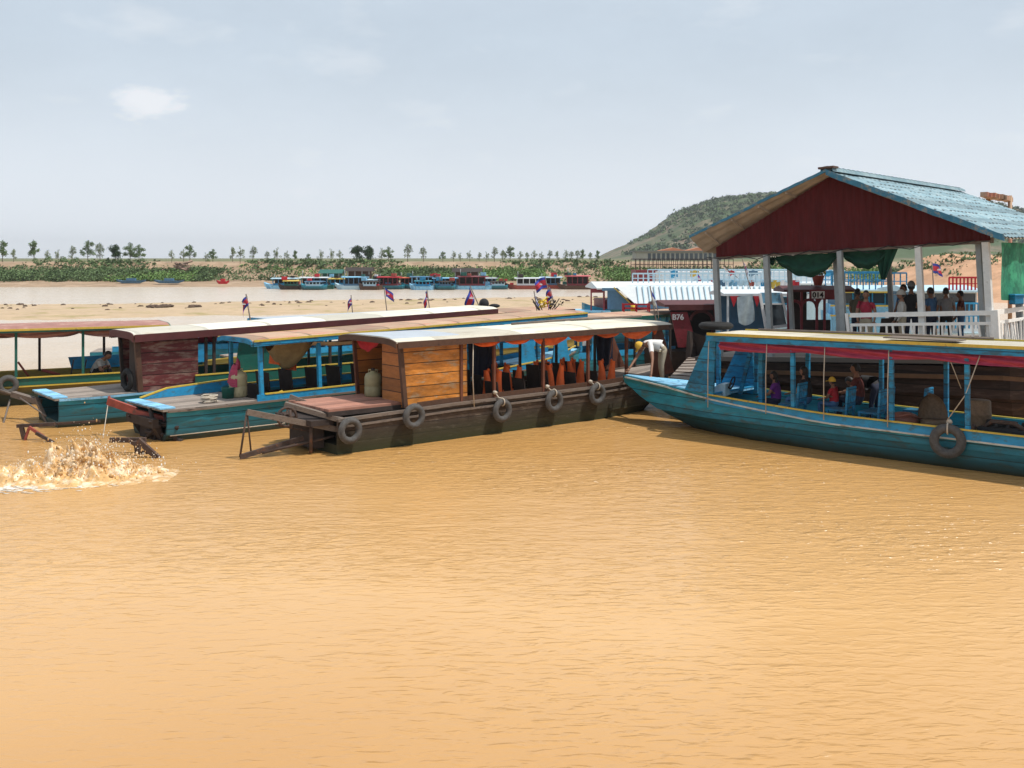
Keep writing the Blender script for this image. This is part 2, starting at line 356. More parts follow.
# sand spit in the river
mb = MB()
def spit_fn(u, v):
    x = -75 + 105 * u
    near = 69 + 24 * max(0, (x + 34) / 55) + 1.5 * nz3(x, 1, 0, .15); far = 97 + 28 * max(0, (x + 40) / 70) + 1.5 * nz3(x, 5, 0, .12)
    if x > 8: far -= (x - 8) * .9; near += (x - 8) * .4
    y = near + (far - near) * v
    z = -.12 + .34 * math.sin(PI * v) ** .6 + .07 * nz3(x, y, 0, .5) + .04 * nz3(x, y, 0, 1.7)
    if far <= near: z = -.3
    return Vector((x, y, z))
mb.grid(spit_fn, 300, 40); tag(mb.build('sand_spit', M_sand), kind='structure')
# hill
prof = [(560, 262), (585, 259.5), (600, 257), (612, 251), (630, 243), (648, 233), (662, 223), (675, 214), (690, 208.5), (705, 203.5), (722, 200), (740, 198), (758, 195.5), (775, 194), (800, 189), (840, 185), (880, 187), (930, 199), (980, 218), (1030, 240), (1090, 252), (1200, 259), (1400, 262)]
hx = [p[0] for p in prof]; hzv = [(HY - p[1]) / FPX for p in prof]
def hill_fn(u, v):
    px = 560 + 840 * u
    Y = 560 + 520 * v
    top = float(np.interp(px, hx, hzv)) * 900
    sft = math.sin(PI / 2 * min(1, v / .65)) ** 1.2 if v < .65 else math.cos((v - .65) / .35 * PI / 2) ** .7
    X = (px - 512) / FPX * 900 + (v - .65) * 20
    z = 3.0 + (top + 1) * sft
    if top > 2: z += (3.0 * nz3(X, Y, 0, .012) + 2.0 * nz3(X, Y, 0, .04)) * sft * min(1, top / 15) + 1.1 * nz3(X, Y, 0, .13) * min(1, top / 10)
    return Vector((X, Y, z))
mb = MB(); mb.grid(hill_fn, 300, 90); tag(mb.build('scrub_hill', M_hill), kind='structure')
# shrubs over the hill
def leafcloud(mb, c, rx, rz_, n, s, mi=0, r=rnd):
    for _ in range(n):
        d = Vector((r.gauss(0, .45), r.gauss(0, .45), r.gauss(0, .45)))
        if d.length > 1.1: d = d.normalized() * 1.1
        p = Vector(c) + Vector((d.x * rx, d.y * rx, d.z * rz_)); a = Vector((r.gauss(0, 1), r.gauss(0, 1), r.gauss(0, 1))).normalized(); b = a.orthogonal().normalized(); e = a.cross(b)
        k = s * r.uniform(.6, 1.3)
        mb.add([p + b * k, p + e * k * .6, p - b * k, p - e * k * .6], [(0, 1, 2, 3)], mi)
mb = MB()
for _ in range(4200):
    u, v = rnd.uniform(.02, .6), rnd.uniform(.08, .66)
    p = hill_fn(u, v)
    dens = nz3(p.x, p.y, 5, .011) + .35 * (p.z / 60) + .25 * nz3(p.x, p.y, 2, .05)
    dens += .10 + .30 * (p.x - 165) / 100
    if dens < rnd.uniform(-.1, .25) or p.z < 6: continue
    leafcloud(mb, p + Vector((0, 0, .8)), rnd.uniform(1.5, 3.4), rnd.uniform(1, 2.0), 14, 1.0, rnd.choice((0, 0, 1)))
tag(mb.build('hill_scrub', [M_leafd, M_leafg]), 'patchy dark scrub covering the rocky hill', 'scrub', None, 'stuff')
# orange earth mound seen through the pavilion, and right bank
def mound_fn(u, v):
    x = 42 + 50 * u; y = 96 + 30 * v
    z = -.5 + 5.0 * math.sin(PI * min(1, v * 1.0) * .5) ** .8 * min(1, 6 * u) ** .7 + .7 * nz3(x, y, 0, .12) + .25 * nz3(x, y, 0, .5)
    return Vector((x, y, z))
M_mound = mat('orange_bank_earth', (.50, .29, .17), .95, .2, .4, patch=((.36, .2, .11), .42, .5), bump=.6)
mb = MB(); mb.grid(mound_fn, 60, 40); tag(mb.build('orange_earth_bank', M_mound), kind='structure')
# bank vegetation (uncountable)
mb = MB()
for _ in range(12000):
    x = rnd.uniform(-95, 62); v = rnd.uniform(.36, .62)
    k = nz3(x, v * 30, 0, .06)
    p = bank_fn((x + 420) / 840, v + .02 * k)
    lim = .565 + .03 * nz3(x, 3, 0, .12)
    if v > lim and rnd.random() < .8: continue
    gap = nz3(x, 9, 0, .045)
    if gap > .24 and rnd.random() < .8: continue
    leafcloud(mb, p + Vector((0, 0, .2)), rnd.uniform(.5, 1.1), rnd.uniform(.35, .8), 10, .19, 0 if nz3(x, v * 40, 4, .09) > -.05 else 1)
for _ in range(1600):
    x = rnd.uniform(-95, 62); p = bank_fn((x + 420) / 840, rnd.uniform(.6, .88))
    if nz3(x, 2, 0, .05) < -.12 + .3 * rnd.random(): continue
    leafcloud(mb, p + Vector((0, 0, .1)), rnd.uniform(.3, .9), rnd.uniform(.2, .5), 10, .25, 1)
for _ in range(500):
    p = mound_fn(rnd.uniform(.1, 1), rnd.uniform(.5, 1)); leafcloud(mb, p + Vector((0, 0, .1)), rnd.uniform(.3, .8), rnd.uniform(.2, .5), 8, .2, 1)
M_vega = mat('bank_bush_green', (.125, .215, .055), .8, .4, .1); M_vegb = mat('bank_bush_olive', (.09, .14, .05), .8, .4, .1)
tag(mb.build('bank_bushes', [M_vega, M_vegb]), 'dense green bushes along the foot of the far bank', 'bushes', None, 'stuff')
# debris clods on the spit
mb = MB()
for _ in range(170):
    u, v = rnd.random() * .8, rnd.uniform(.35, .85); p = spit_fn(u, v)
    if p.z < .05: continue
    mb.ball(p, rnd.uniform(.06, .28), (1, 1, .5), 6, 4, 0, .3)
for px, n in ((152, 7), (165, 14), (196, 7)):
    for _ in range(n): p = at(px + rnd.uniform(-5, 5), 310, 85); mb.ball((p.x, p.y + rnd.uniform(-1, 1), .28), rnd.uniform(.08, .26), (1.4, 1, .6), 7, 5, 0, .35)
tag(mb.build('spit_debris', mat('dark_clods', (.10, .065, .045), .9, .4, 3)), 'dark clods and driftwood littering the sand spit', 'debris', None, 'stuff')

# trees on the bank top
def tree_proto(name, label, h, crown, dens, mleaf, seed, group=None, top_level=None):
    r = random.Random(seed)
    t = thing(name, label, 'tree', (0, 0, 0), 0, group)
    m = MB()
    m.tube([(0, 0, -.3), (.03, 0, h * .3), (.0, .04, h * .62), (.05, 0, h * .95)], [.06, .045, .03, .01], 6)
    tips = []
    for k in range(9):
        a = r.uniform(0, 6.28); z0 = h * r.uniform(.22, .7); L = crown * r.uniform(.35, .8) * (1.25 - z0 / h * .7)
        e = Vector((math.cos(a) * L, math.sin(a) * L, z0 + h * r.uniform(.08, .22))); tips.append(e)
        m.tube([(0, 0, z0), (e.x * .5, e.y * .5, z0 + (e.z - z0) * .4), e], [.025, .016, .006], 5)
    m.build('trunk', M_bark, t)
    m = MB(); tips += [Vector((0, 0, h * .92)), Vector((.05, 0, h * .75)), Vector((-.05, 0, h * .6)), Vector((0, 0, h * .45))]
    for e in tips: leafcloud(m, e, crown * .33, h * .11, int(46 * dens), .095, 0, r)
    if dens > 2:
        for k in range(10): leafcloud(m, (r.uniform(-.55, .55) * crown, r.uniform(-.5, .5) * crown, h * r.uniform(.2, .85)), crown * .5, h * .17, 60, .11, 0, r)
    m.build('crown', mleaf, t)
    return t
GT = 'small trees in a row on the far bank'
lab_thin = 'thin sparse young tree in the row on top of the far bank'; lab_bushy = 'fuller green young tree in the row on top of the far bank'
protos = [tree_proto('bank_tree', lab_thin, 2.8, .9, .6, M_leafp, 1, GT), tree_proto('bank_tree', lab_thin, 3.0, .8, .8, M_leafp, 2, GT),
          tree_proto('bank_tree', lab_bushy, 3.1, 1.0, 1.7, M_leafg, 3, GT), tree_proto('bank_tree', lab_bushy, 2.9, 1.1, 1.9, M_leafg, 4, GT)]
trees = [(1,16,1),(11,20,2),(25,13,1),(41,20,2),(54,13,0),(68,13,0),(84,16,1),(97,20,2),(111,19,1),(137,19,3),(151,17,3),(182,13,0),(188,14,0),(200,16,2),(214,10,0),(222,13,3),(237,15,1),(249,16,0),(259,16,1),(271,11,1),(282,15,0),(292,12,0),(302,11,2),(314,8,2),(326,13,0),(334,14,0),(345,13,0),(384,15,0),(392,15,3),(411,18,1),(426,15,1),(445,10,2),(455,12,0),(462,10,0),(471,12,0),(480,10,1),(487,11,0),(495,15,1),(503,12,1),(510,15,2),(520,12,0),(527,10,1),(534,13,0),(541,11,0),(549,12,1),(556,11,1),(564,13,0),(570,11,1),(576,12,1),(582,12,2),(589,10,1),(596,11,2)]
used = set()
def ordn(n):
    if n == 0: return 'first'
    w1 = ['first', 'second', 'third', 'fourth', 'fifth', 'sixth', 'seventh', 'eighth', 'ninth', 'tenth', 'eleventh', 'twelfth', 'thirteenth', 'fourteenth', 'fifteenth', 'sixteenth', 'seventeenth', 'eighteenth', 'nineteenth', 'twentieth']
    return w1[n] if n < 20 else 'twenty ' + w1[n - 20]
zones = [(0, 118, 'from the photo left edge, before the dense dark tree'), (118, 240, 'to the right of the dense dark tree'), (240, 356, 'above the left sand, counted right from the flagpole'), (356, 452, 'to the right of the dark round pair'), (452, 530, 'above the maroon roofed far boat, counted rightward'), (530, 700, 'left of the hill, counted from the large flag')]
zc = [0] * 6
for px, hp, k in trees:
    Y = 180.0; p = at(px, 262, Y)
    o = protos[k] if k not in used else copy_tree(protos[k]); used.add(k)
    zi = [i for i, z in enumerate(zones) if z[0] <= px < z[1]][0]; o['label'] = '%s tree, %s %s' % (('thin', 'slim', 'leafy', 'bushy')[k], ordn(zc[zi]), zones[zi][2]); zc[zi] += 1
    o.location = (p.x, Y - 4 + rnd.uniform(-2, 2), 3.45); s = hp / FPX * Y / (2.9); o.scale = (s * 1.05, s * 1.05, s); o.rotation_euler.z = rnd.uniform(0, 6)
for nm, lab, px, hp, cr_, s_ in (('bank_tree', 'dense dark round bank tree, the left one of a matching pair', 359, 17, 1.25, 11), ('bank_tree', 'dense dark round bank tree, the right one of a matching pair', 370, 17, 1.2, 12), ('bank_tree', 'dense dark green tree standing at left of the far bank row, bushiest there', 120, 18, 1.1, 13)):
    t = tree_proto(nm, lab, 2.9, cr_, 3, M_leafd, s_); p = at(px, 262, 176); t.location = (p.x, 174, 3.4); k = hp / FPX * 176 / 2.9; t.scale = (k, k, k)
# tiny bushes between trees
GB = 'little bushes between the bank trees'
bp_ = MB(); leafcloud(bp_, (0, 0, .6), .7, .6, 90, .16)
b0 = tag(bp_.build('bush', M_leafg), 'little round bush between trees on top of the far bank', 'bush', GB)
for i, (px, s) in enumerate(((48, 1), (63, .9), (76, .8), (128, .6), (142, .7), (268, .6), (305, .6), (320, .6), (35, .7), (104, .5), (208, .5))):
    o = b0 if i == 0 else b0.copy()
    if i: C.objects.link(o)
    o['label'] = 'little round bush on the bank top, %s' % ['by the third tree at left', 'fourth gap from left, small', 'just left of a slim tree at left', 'right beside the dense dark tree', 'right of the two bushy trees', 'above the left end of the far boats', 'left of the dark pair, larger of two', 'left of the dark pair, nearest it', 'nearest the photo left edge', 'between leafy trees before the dense dark one', 'above the tiny red boat'][i]
    p = at(px, 262, 176); o.location = (p.x, 176, 3.45); o.scale = (s,) * 3
# fallen earth-covered roots on bank
m = MB()
for k in range(26):
    a = at(182 + rnd.uniform(-7, 7), 266 + rnd.uniform(-2.5, 2.5), 166); b = a + Vector((rnd.uniform(-1.4, 1.4), rnd.uniform(-.5, .5), rnd.uniform(-.5, .6)))
    m.tube([a, b], rnd.uniform(.08, .22), 5)
one(m, 'fallen_tree', mat('sunbleached_wood', (.30, .2, .15), .9, .5, 2), 'bleached tangle of fallen trunks on the far bank at left', 'fallen tree')

# pale low building at the foot of the hill
def far_building():
    t = thing('lakeside_hall', 'long pale hall with dark colonnade and orange roofs at foot of the hill', 'building')
    p = at(675, 258, 330); x0, x1, y = at(636, 258, 330).x, at(722, 258, 330).x, 330
    m = MB(); m.box(x0, x1, y, y + 10, 2.5, 6.2); m.build('wall', mat('pale_plaster', (.42, .38, .32), .8, .1, .5), t)
    n = 16
    for k in range(n):
        m = MB(); xa = x0 + (x1 - x0) * (.13 + .87 * k / n); m.box(xa + .2, xa + (x1 - x0) / n * .87 - .3, y - .06, y + .02, 3.4, 5.7); m.build('window', M_glass, t)
    m = MB(); m.box(x0 - .5, x1 + .5, y - .8, y + 11, 6.2, 6.5); m.build('flat_roof', mat('grey_slab', (.2, .19, .18), .8), t)
    for xa, xb in ((at(655, 0, 340).x, at(683, 0, 340).x), (at(681, 0, 340).x, at(706, 0, 340).x)):
        m = MB(); m.prism([(xa, y + 3, 6.5), (xb, y + 3, 6.5), ((xa * .45 + xb * .55), y + 3, 7.5)], (0, 6, 0)); m.build('roof', mat('orange_tiles', (.55, .2, .09), .8, .15, 1), t)
far_building()

# ------------------------------------------------------------------ boat kit
class Boat:
    def __init__(s, name, label, org, deg, W, sts, sg=1, mhull=None, floor=.25, cat='boat', group=None, t=.05, tilt=0):
        s.root = thing(name, label, cat, (org[0], org[1], 0), math.radians(deg), group)
        s.org = Vector((org[0], org[1])); a = math.radians(deg); s.d = Vector((math.cos(a), math.sin(a))); s.n = Vector((-math.sin(a), math.cos(a))) * sg
        s.W = W; s.sg = sg; s.sts = sts
        m = MB(); secs = []
        for (x, it, ib, zt, zb) in s.fine():
            f = min(max(floor, zb + .06), zt - .03)
            o = [(x, it, zt), (x, it * .6 + ib * .4, zt * .45 + zb * .55), (x, ib, zb), (x, W - ib, zb), (x, W - it * .6 - ib * .4, zt * .45 + zb * .55), (x, W - it, zt)]
            wi = min(t, (W / 2 - it) * .6)
            i_ = [(x, W - it - wi, zt), (x, W - it - wi, f), (x, it + wi, f), (x, it + wi, zt)]
            secs.append([(p[0], sg * p[1], p[2]) for p in o + i_])
        m.loft(secs, 0, False); s.hull = m.build('hull', mhull, s.root)
    def fine(s):
        r = []
        for a, b in zip(s.sts, s.sts[1:]):
            n = max(1, int((b[0] - a[0]) / .6))
            for k in range(n): r.append(tuple(a[i] + (b[i] - a[i]) * k / n for i in range(5)))
        r.append(s.sts[-1]); return r
    def at(s, x):
        xs = [q[0] for q in s.sts]; return tuple(float(np.interp(x, xs, [q[i] for q in s.sts])) for i in range(1, 5))
    def P(s, x, c, z): return Vector((x, s.sg * c, z))
    def Wd(s, x, c, z): q = s.org + s.d * x + s.n * c; return Vector((q.x, q.y, z))
    def xat(s, px, c):  # local x where pixel column px meets the lateral line c
        k = (px - 512) / FPX; o = s.org + s.n * c; return (k * o.y - o.x) / (s.d.x - k * s.d.y)
    def zat(s, px, py, c): x = s.xat(px, c); return CH - (py - HY) / FPX * s.Wd(x, c, 0).y
    def side(s, name, x0, x1, zf, h, th, m, sides=(0, 1), out=.0, parent=None):
        b = MB()
        for sd_ in sides:
            n = max(2, int((x1 - x0) / .5)); secs = []
            for k in range(n + 1):
                x = x0 + (x1 - x0) * k / n; it, ib, zt, zb = s.at(x); z = zf(x, zt)
                tt = min(1, max(0, (zt - z) / max(.01, (zt - zb))));
                ins = it + (ib - it) * .4 * min(1, tt / .55)
                c0 = ins - out - th; c1 = ins - out + .003
                if sd_: c0, c1 = s.W - c1, s.W - c0
                secs.append([s.P(x, c0, z - h / 2), s.P(x, c1, z - h / 2), s.P(x, c1, z + h / 2), s.P(x, c0, z + h / 2)])
            b.loft(secs)
        return b.build(name, m, parent or s.root)
    def deck(s, name, x0, x1, m, dz=-.02, th=.05, over=0, zabs=None):
        b = MB(); n = max(1, int((x1 - x0) / .4)); secs = []
        for k in range(n + 1):
            x = x0 + (x1 - x0) * k / n; it, ib, zt, zb = s.at(x); z = (zabs if zabs is not None else zt) + dz
            secs.append([s.P(x, it - over + .055, z), s.P(x, s.W - it + over - .055, z), s.P(x, s.W - it + over - .055, z - th), s.P(x, it - over + .055, z - th)])
        b.loft(secs); return b.build(name, m, s.root)
    def roof(s, x0, x1, z0, z1, m, mf=None, ov=.12, crown=.14, th=.05, fh=.1, mu=None, c0=None, c1=None, trim=None, trimh=.04):
        c0 = -ov if c0 is None else c0; c1 = s.W + ov if c1 is None else c1
        b = MB(); n = max(2, int((x1 - x0) / 1)); secs = []; K = 16
        for k in range(n + 1):
            x = x0 + (x1 - x0) * k / n; z = z0 + (z1 - z0) * k / n + .006 * math.sin(x * 1.1)
            top = [s.P(x, c0 + (c1 - c0) * j / K, z + crown * (1 - (2 * j / K - 1) ** 6)) for j in range(K + 1)]
            bot = [p - Vector((0, 0, th)) for p in reversed(top)]
            secs.append(top + bot)
        b.loft(secs, 0, False); r = b.build('roof', m, s.root)
        if mf:
            f = MB()
            for c in (c0, c1):
                e = -.012 if c == c0 else .012
                f.beam(s.P(x0 + .02, c + e, z0 - fh / 2 - .002), s.P(x1 - .02, c + e, z1 - fh / 2 - .002), .03, fh)
            for x, z in ((x0, z0), (x1, z1)):
                e = -.015 if x == x0 else .015
                sc2 = []
                for xx in (x + e - .014, x + e + .014):
                    top = [s.P(xx, c0 + (c1 - c0) * j / K, z + crown * (1 - (2 * j / K - 1) ** 6) - .004) for j in range(K + 1)]
                    sc2.append(top + [p - Vector((0, 0, fh * .95)) for p in reversed(top)])
                f.loft(sc2)
            f.build('fascia', mf, r)
        if trim:
            f = MB()
            for c in (c0, c1):
                e = -.03 if c == c0 else .03
                f.beam(s.P(x0 + .02, c + e, z0 + trimh * .2), s.P(x1 - .02, c + e, z1 + trimh * .2), .03, trimh)
            f.build('roof_trim', trim, r)
        s.rf = (x0, x1, z0, z1); return r
    def rz(s, x): x0, x1, z0, z1 = s.rf; return z0 + (z1 - z0) * (x - x0) / (x1 - x0)
    def posts(s, xs, m, sides=(0, 1), wd=.07, lean=0, mfar=None, inset=.03):
        for x in xs:
            for sd_ in sides:
                it, ib, zt, zb = s.at(x); c = it + inset if sd_ == 0 else s.W - it - inset
                b = MB(); b.beam(s.P(x, c, zt - .02), s.P(x + lean, c, s.rz(x + lean) - .03), wd, wd)
                b.build('post', m if sd_ == 0 else (mfar or m), s.root)
    def valance(s, x0, x1, c, m, drop=.16, span=1.1, base=.02, name='valance', seed=0, pts=None):
        r = random.Random(seed); x = x0; k = 0
        while x < x1 - .05:
            xe = min(x1, x + span * r.uniform(.85, 1.15)); b = MB(); dd = drop * r.uniform(.75, 1.25); ph = r.uniform(0, 6)
            def fn(u, v, x=x, xe=xe, dd=dd, ph=ph):
                xx = x + (xe - x) * u; sag = .25 + .75 * math.sin(PI * u) ** .7
                z = s.rz(xx) - .05 - base - dd * sag * v
                return s.P(xx, c + .018 * math.sin(9 * v + ph + 5 * u) + .03 * v * math.sin(12 * u + ph), z)
            b.grid(fn, 14, 8); b.build(name, m, s.root); x = xe; k += 1

def tyre(p, ax, label, R=.235, r=.075, m=None, rope_to=None, name='tyre', group=None, flat=False):
    t = thing(name, label, 'tyre', p, 0, group)
    b = MB(); b.torus((0, 0, 0), ax, R, r, 30, 12, 0, .95)
    b.torus((0, 0, 0), ax, R + r * .86, r * .3, 30, 6, 0, 1.8)
    b.build('rubber', m or M_tyregrey, t)
    if rope_to is not None:
        q = Vector(rope_to) - Vector(p); b = MB()
        b.tube([Vector((0, 0, R - .03)), Vector((0, 0, R + .08)) + Vector(ax) * .03, q * .6 + Vector((.02, 0, .05)), q], .016, 6)
        b.torus(Vector((0, 0, R)), Vector(ax).cross(Vector((0, 0, 1))), r + .02, .017, 12, 6)
        b.ball(q, .06, (1, 1, .8), 7, 5, 0, .25)
        b.build('rope', M_rope, t)
    return t

def jug(p, label, m, cloth=None, s=1):
    t = thing('plastic_jug', label, 'jug', p)
    b = MB(); b.lathe((0, 0, 0), [(.17 * s, 0), (.20 * s, .03 * s), (.20 * s, .22 * s), (.19 * s, .24 * s), (.20 * s, .26 * s), (.20 * s, .45 * s), (.17 * s, .53 * s), (.07 * s, .57 * s), (.06 * s, .6 * s)], 18)
    b.build('body', m, t)
    b = MB(); b.tube([(-.1 * s, 0, .53 * s), (-.1 * s, 0, .62 * s), (.1 * s, 0, .62 * s), (.1 * s, 0, .53 * s)], .017 * s, 6); b.build('handle', m, t)
    b = MB(); b.lathe((0, 0, .595 * s), [(.05 * s, 0), (.05 * s, .05 * s), (.04 * s, .06 * s)], 12); b.build('cap', M_dark, t)
    if cloth:
        b = MB()
        def fn(u, v): a = 2.3 + 2.6 * u; r_ = (.10 + .13 * v ** .6) * s; return Vector((r_ * math.cos(a), r_ * math.sin(a), (.72 - .5 * v * (.6 + .4 * u)) * s + .02 * math.sin(14 * u)))
        b.grid(fn, 12, 10); b.tube([(-.02, 0, .62 * s), (0, 0, .78 * s), (-.02, .02, .86 * s)], [.09, .05, .01], 8)
        b.build('tied_cloth', cloth, t)
    return t

# ------------------------------------------------------------------ people
def skin_body(pts, edges, rad, root, mats_of_edge, mats, extra=None, name='person'):
    me = bpy.data.meshes.new('tmp'); me.from_pydata([tuple(p) for p in pts], edges, []); o = bpy.data.objects.new('tmp', me); C.objects.link(o)
    md = o.modifiers.new('s', 'SKIN'); 
    sv = me.skin_vertices[0].data
    for i, r in enumerate(rad): sv[i].radius = (r, r) if not isinstance(r, tuple) else r; sv[i].use_root = (i == root)
    md.use_smooth_shade = True
    sb = o.modifiers.new('u', 'SUBSURF'); sb.levels = 1; sb.render_levels = 1
    dg = bpy.context.evaluated_depsgraph_get(); ev = o.evaluated_get(dg); em = bpy.data.meshes.new_from_object(ev)
    vs = [v.co.copy() for v in em.vertices]; fs = [tuple(p.vertices) for p in em.polygons]
    bpy.data.objects.remove(o); bpy.data.meshes.remove(me); bpy.data.meshes.remove(em)
    b = MB(); b.v = [tuple(v) for v in vs]
    P = [Vector(p) for p in pts]
    for f in fs:
        c = sum((vs[i] for i in f), Vector()) / len(f); best = (9, 0)
        for e, (i, j) in enumerate(edges):
            d = P[j] - P[i]; t = max(0, min(1, (c - P[i]).dot(d) / max(1e-9, d.length_squared))); q = (c - P[i] - d * t).length
            if q < best[0]: best = (q, mats_of_edge[e])
        b.f.append(f); b.m.append(best[1]); b.smooth.append(True)
    return b

def hand(b, w_, d, side, mi=0, spread=.0):
    """palm + five fingers from wrist w_ in direction d"""
    d = Vector(d).normalized(); up = Vector((0, 0, 1)) if abs(d.z) < .8 else Vector((1, 0, 0)); sd_ = d.cross(up).normalized(); nr = sd_.cross(d)
    w_ = Vector(w_); pe = w_ + d * .085
    b.loft([[w_ + sd_ * a * .026 + nr * c * .016 for a, c in ((-1, -1), (1, -1), (1, 1), (-1, 1))], [w_ + d * .04 + sd_ * a * .04 + nr * c * .017 for a, c in ((-1, -1), (1, -1), (1, 1), (-1, 1))], [pe + sd_ * a * .042 + nr * c * .012 for a, c in ((-1, -1), (1, -1), (1, 1), (-1, 1))]], mi, True)
    for k, L in enumerate((.066, .078, .074, .058)):
        o = pe + sd_ * (-.032 + .0213 * k); dd = (d + sd_ * (-.12 + .08 * k)).normalized()
        b.tube([o - d * .01, o + dd * L * .5 - nr * .006, o + dd * L - nr * .022], [.0095, .009, .006], 6, mi)
    o = w_ + d * .03 - sd_ * .034 * side
    b.tube([o, o + (d * .5 - sd_ * side) * .035, o + (d * 1.1 - sd_ * side) * .048], [.012, .011, .008], 6, mi)

def person(label, loc, rz, pose='stand', shirt=None, pants=None, hair='short', cap=None, H=1.68, arms=None, look=0, extra=None, sleeves='short', torso_fwd=None, skin=None):
    k = H / 1.68; shirt = shirt or M_shirtw; pants = pants or M_navy
    if pose == 'stand':
        hip = Vector((0, 0, .93)); ch = Vector((.02, 0, 1.2)); nk = Vector((.0, 0, 1.41)); hd = Vector((.03, 0, 1.55))
        knees = [Vector((.03, .1, .5)), Vector((-.0, -.1, .5))]; ank = [Vector((0, .12, .08)), Vector((-.03, -.12, .08))]
    elif pose == 'sit':
        hip = Vector((0, 0, .5)); ch = Vector((.0, 0, .78)); nk = Vector((.02, 0, .99)); hd = Vector((.06, 0, 1.13))
        knees = [Vector((.42, .12, .5)), Vector((.42, -.12, .5))]; ank = [Vector((.40, .12, .08)), Vector((.40, -.12, .08))]
    elif pose == 'squat':   # seated forward, hunched over knees
        hip = Vector((0, 0, .42)); ch = Vector((.16, 0, .66)); nk = Vector((.3, 0, .84)); hd = Vector((.42, 0, .93))
        knees = [Vector((.44, .12, .56)), Vector((.44, -.12, .56))]; ank = [Vector((.34, .12, .08)), Vector((.34, -.12, .08))]
    elif pose == 'bend':
        hip = Vector((-.05, 0, .92)); ch = Vector((.20, 0, 1.04)); nk = Vector((.42, 0, 1.06)); hd = Vector((.57, 0, .97))
        knees = [Vector((.02, .11, .5)), Vector((-.02, -.11, .5))]; ank = [Vector((0, .13, .08)), Vector((-.08, -.13, .08))]
    up = (nk - ch).normalized()
    sh = [nk - up * .05 + Vector((0, .17, 0)), nk - up * .05 + Vector((0, -.17, 0))]
    if arms is None:
        if pose == 'stand': arms = [(Vector((.04, .23, 1.1)), Vector((.16, .2, .88))), (Vector((.04, -.23, 1.1)), Vector((.16, -.2, .88)))]
        elif pose in ('sit', 'squat'): arms = [(sh[0] + Vector((.1, .06, -.25)), Vector((.36, .12, .62))), (sh[1] + Vector((.1, -.06, -.25)), Vector((.36, -.12, .62)))]
        else: arms = [(Vector((.48, .2, .72)), Vector((.6, .2, .45))), (Vector((.48, -.2, .72)), Vector((.6, -.2, .45)))]
    pts = [hip, ch, nk, hd - (hd - nk) * .3]; rad = [(.15, .125), (.17, .14) if pose != 'bend' else (.22, .20), .06 if pose != 'bend' else .13, .055]; ed = [(0, 1), (1, 2), (2, 3)]; mo = [1, 1, 0]
    for i in (0, 1):
        b0 = len(pts); sgn = 1 if i == 0 else -1
        s_, e_, w_ = sh[i], Vector(arms[i][0]), Vector(arms[i][1])
        mid = s_ + (e_ - s_) * .55
        pts += [s_, mid, e_, w_]; rad += [.065 if pose != 'bend' else .085, .05 if pose != 'bend' else .065, .042, .028]
        ed += [(1, b0), (b0, b0 + 1), (b0 + 1, b0 + 2), (b0 + 2, b0 + 3)]; mo += [1, 1, 1 if sleeves == 'long' else 0, 1 if sleeves == 'long' else 0]
        b1 = len(pts); hp = hip + Vector((0, .09 * sgn, -.05)); kn, an = knees[i], ank[i]; toe = an + Vector((.16, 0, -.045))
        pts += [hp, kn, kn + (an - kn) * .35, an, toe]; rad += [.095, .062, .058, .04, .035]
        ed += [(0, b1), (b1, b1 + 1), (b1 + 1, b1 + 2), (b1 + 2, b1 + 3), (b1 + 3, b1 + 4)]; mo += [2, 2, 2, 2, 0]
    mats = [skin or M_skin, shirt, pants, M_eye]
    b = skin_body(pts, ed, rad, 0, mo, mats)
    # head with face, turned by look about the neck
    ca, sa = math.cos(look), math.sin(look); fw = Vector((ca, sa, 0)); lf = Vector((-sa, ca, 0)); uz = Vector((0, 0, 1))
    if pose == 'bend': fw = Vector((.55, 0, -.83)); uz = Vector((.83, 0, .55)); lf = Vector((0, 1, 0))
    if pose == 'squat': fw = Vector((.85, 0, -.52)); uz = Vector((.52, 0, .85)); lf = Vector((0, 1, 0))
    vs = []; n, m_ = 14, 10
    for j in range(m_ + 1):
        a = PI * j / m_
        for i in range(n):
            t = 2 * PI * i / n; x = math.sin(a) * math.cos(t); y = math.sin(a) * math.sin(t); z = math.cos(a)
            rx, ry, rz_ = .096, .075, .118
            if z < 0: ry *= 1 + .28 * z; rx *= 1 + .12 * z
            xx = x * rx
            if x > .93 and -.35 < z < .15: xx += .022 * (1 - abs(z + .1) * 2)
            vs.append(hd + uz * (z * rz_ + .02) + fw * xx + lf * y * ry)
    b.add(vs, [(j * n + i, j * n + (i + 1) % n, (j + 1) * n + (i + 1) % n, (j + 1) * n + i) for j in range(m_) for i in range(n)], 0, True)
    for s2 in (-1, 1):
        b.ball(hd + fw * .083 + lf * .03 * s2 + uz * .03, .011, n=6, m=4, mi=3); b.ball(hd + lf * .077 * s2 + uz * .01, .022, (.6, .5, 1.2), 6, 5, 0)
    b.beam(hd + fw * .088 - lf * .022 - uz * .045, hd + fw * .088 + lf * .022 - uz * .045, .01, .008, mi=3)
    for i in (0, 1): hand(b, arms[i][1], (Vector(arms[i][1]) - Vector(arms[i][0])).normalized() + Vector((.2, 0, 0)), 1 if i == 0 else -1, 0)
    root = thing('person', label, 'person', loc, rz); root.scale = (k, k, k)
    b.build('body', mats, root)
    hb = MB(); vs = []; n, m_ = 14, 6; ext = .62 if hair == 'short' else .75
    for j in range(m_ + 1):
        a = PI * ext * j / m_
        for i in range(n):
            t = 2 * PI * i / n; x = math.sin(a) * math.cos(t); y = math.sin(a) * math.sin(t); z = math.cos(a); r_ = 1.1
            if x > .2 and z < .35: x, y, z = x * .35, y * .9, max(z, .32)
            vs.append(hd + uz * (z * .118 * r_ + .022) + fw * (x * .098 * r_ - .006) + lf * y * .078 * r_)
